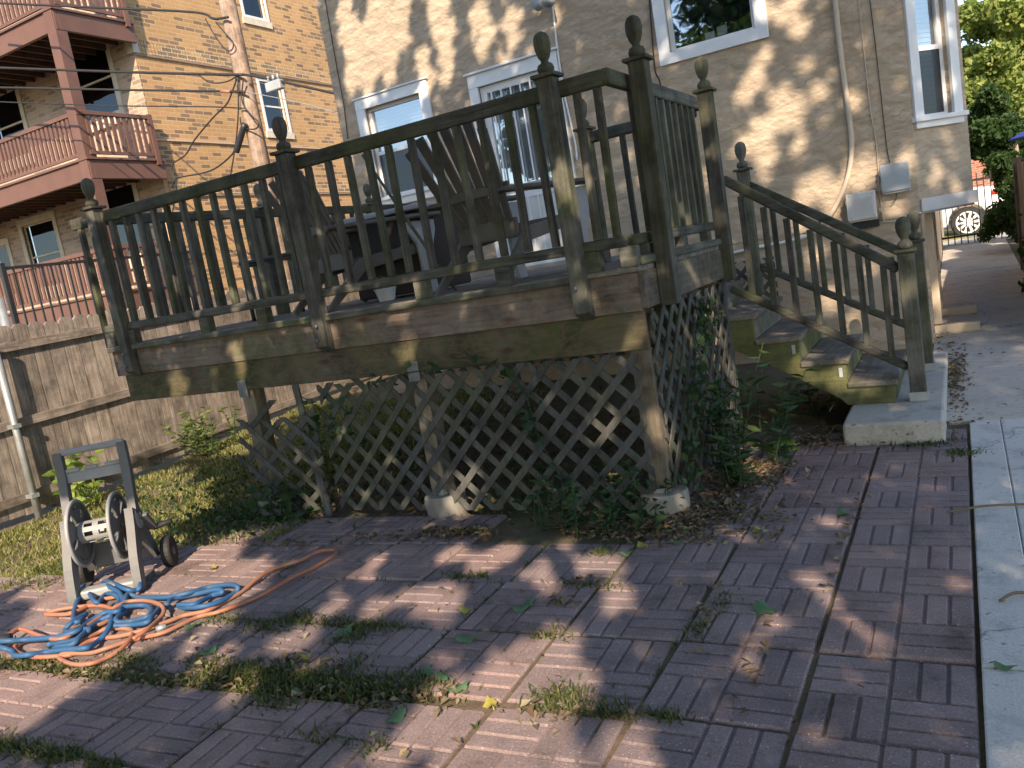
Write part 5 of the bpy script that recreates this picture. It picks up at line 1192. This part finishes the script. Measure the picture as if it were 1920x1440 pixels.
weed('weed_plant', 'small bright weed in the paver gap in front of the stairs', (PZ(1470, 845).x, PZ(1470, 845).y, 0), .1, 8, .06, LEAF_LIME, .9, 6, .05, .5)
weed('weed_plant', 'small weed in the shade under the wooden stairs', (PZ(1540, 775).x, PZ(1540, 775).y, 0), .3, 6, .08, LEAF_WEED, .5, 8, .1, .4)
# vines on the lattice
def vine(label, pts_, n, r):
    p0 = PY(*pts_[0], YF); t = thing('vine', label, 'vine', (p0.x, YF, 0), 'vines climbing the lattice'); line = smoothpts([PY(a, b, YF - .0) for a, b in pts_]); MB().tube(line, .004, 5).build('stem', LEAF_WEED, t)
    P_ = [tuple(random.choice(line) + Vector((random.gauss(0, r), random.gauss(-.02, .03), random.gauss(0, r)))) for _ in range(n)]; leaves('foliage', P_, .065, LEAF_WEED, t, aspect=.8, updir=.6)
vine('vine hanging over the upper left of the lattice below the beam', [(560, 740), (600, 770), (590, 800), (640, 790), (650, 760)], 30, .05)
vine('vine climbing the lattice left of the right corner post', [(1060, 900), (1020, 840), (1000, 790), (985, 740), (950, 690)], 30, .04)
vine('thin vine creeping along the top of the middle lattice', [(700, 720), (760, 700), (840, 690), (930, 680)], 12, .03)
def vine2(label, pts_, n, r):
    line = smoothpts([PX(a, b, XF1 + .05) for a, b in pts_]); t = thing('vine', label, 'vine', tuple(line[0]), 'vines climbing the lattice'); MB().tube(line, .004, 5).build('stem', LEAF_WEED, t)
    P_ = [tuple(random.choice(line) + Vector((random.gauss(.03, .03), random.gauss(0, r), random.gauss(0, r)))) for _ in range(n)]; leaves('foliage', P_, .06, LEAF_WEED, t, aspect=.6, updir=.6)
vine2('vine climbing the lattice on the right side of the deck', [(1290, 900), (1290, 780), (1300, 700), (1310, 620), (1320, 590)], 160, .06)
# single fallen leaves
def fallen(px, py, s, mat, label, ang=None):
    c = PZ(px, py, .012); a = U(0, 6.28) if ang is None else ang; n = 14; mb = MB(); ring = []
    for k in range(n):
        th = 2 * math.pi * k / n; rr = s * (.5 + .12 * math.cos(th * 5) + .05 * U(-1, 1)) ; x, y = rr * math.cos(th) * 1.25, rr * math.sin(th) * .8
        ring.append((c.x + x * math.cos(a) - y * math.sin(a), c.y + x * math.sin(a) + y * math.cos(a), c.z + .010 * math.cos(2 * th) + U(0, .006)))
    b = len(mb.v); mb.v += [(c.x, c.y, c.z + .004)] + ring
    for k in range(n): mb.f.append((0, 1 + k, 1 + (k + 1) % n))
    mb.tube([ring[7], (ring[7][0] - s * .4 * math.cos(a), ring[7][1] - s * .4 * math.sin(a), c.z + .004)], .002, 4)
    o = mb.build('fallen_leaf', mat, smooth=True); setp(o, label, 'leaf', 'fallen leaves on the patio'); return o
FL = [(1435, 1143, .10, 0, 'largest green leaf lying alone on the pavers right of centre'), (1580, 962, .075, 0, 'green lobed leaf on the shaded pavers near the walkway'), (975, 1140, .07, 0, 'green leaf on the pavers below the middle of the lattice'), (990, 1132, .06, 0, 'smaller green leaf touching another below the middle of the lattice'), (877, 1196, .08, 0, 'pale green star-shaped leaf left of the big sun patch'), (640, 1185, .10, 0, 'broad green leaf lying beside a weedy joint'), (390, 1220, .08, 0, 'narrow green leaf between hoses and weedy joint'), (742, 1345, .075, 0, 'rounded green leaf on the near pavers below the weedy joint'), (560, 1300, .06, 0, 'pale green leaf at the edge of the weedy joint'), (830, 1268, .07, 0, 'green leaf at the right end of the weedy joint'), (860, 1290, .07, 0, 'long green leaf pointing away at the right end of the weedy joint'), (800, 1260, .06, 0, 'green leaflet lying on the weedy joint'), (540, 1060, .09, 0, 'large pale green leaf lying inside the orange hose loop'), (1885, 1250, .05, 0, 'green leaf on the pale walkway near the bottom right'),
      (1240, 990, .055, 1, 'round yellow leaf in front of the right pier'), (1205, 1022, .06, 1, 'yellow leaf on the litter edge left of the right pier'), (1420, 995, .06, 1, 'narrow yellow leaf on the shaded pavers'), (920, 1320, .06, 1, 'yellow leaf in the near paver joint'), (875, 1143, .06, 1, 'yellow-tan leaf between sun patches'), (575, 1230, .05, 1, 'small yellow leaf above the weedy joint'), (1175, 1038, .05, 0, 'bright green leaf hanging at the litter edge'), (1470, 1080, .0, 1, ''), (1290, 990, .05, 1, 'pale yellow leaf right of the right pier'), (360, 1172, .07, 0, 'pale green leaf on the orange hose'), (400, 1065, .05, 1, 'small yellow leaf behind the blue hose loop'), (1270, 1015, .06, 0, 'dark green leaf pair at the litter edge')]
for px, py, s, y_, lb in FL:
    if s: fallen(px, py, s, FALLEN_Y if y_ else FALLEN_G, lb)
for px, py, a, l, lb in [(1850, 952, .3, .18, 'dark dry twig on the pale walkway'), (1900, 1118, .7, .06, 'short dark twig near the right edge of the walkway')]:
    c = PZ(px, py, .015); o = MB().tube(smoothpts([(c.x - l * math.cos(a), c.y - l * math.sin(a), .012), (c.x, c.y + .015, .02), (c.x + l * math.cos(a), c.y + l * math.sin(a), .014)]), .006, 6).build('twig', LITTER, smooth=True); setp(o, lb, 'twig')
# pot with plant on deck
t = pot(-3.98, 5.25, .085, .10, 'small white plant pot with green seedlings between the chairs', WHITE)
leaves('foliage', [(-3.98 + random.gauss(0, .05), 5.25 + random.gauss(0, .05), DZ + .11 + U(0, .07)) for _ in range(40)], .06, LEAF_LIME, t, aspect=.6)
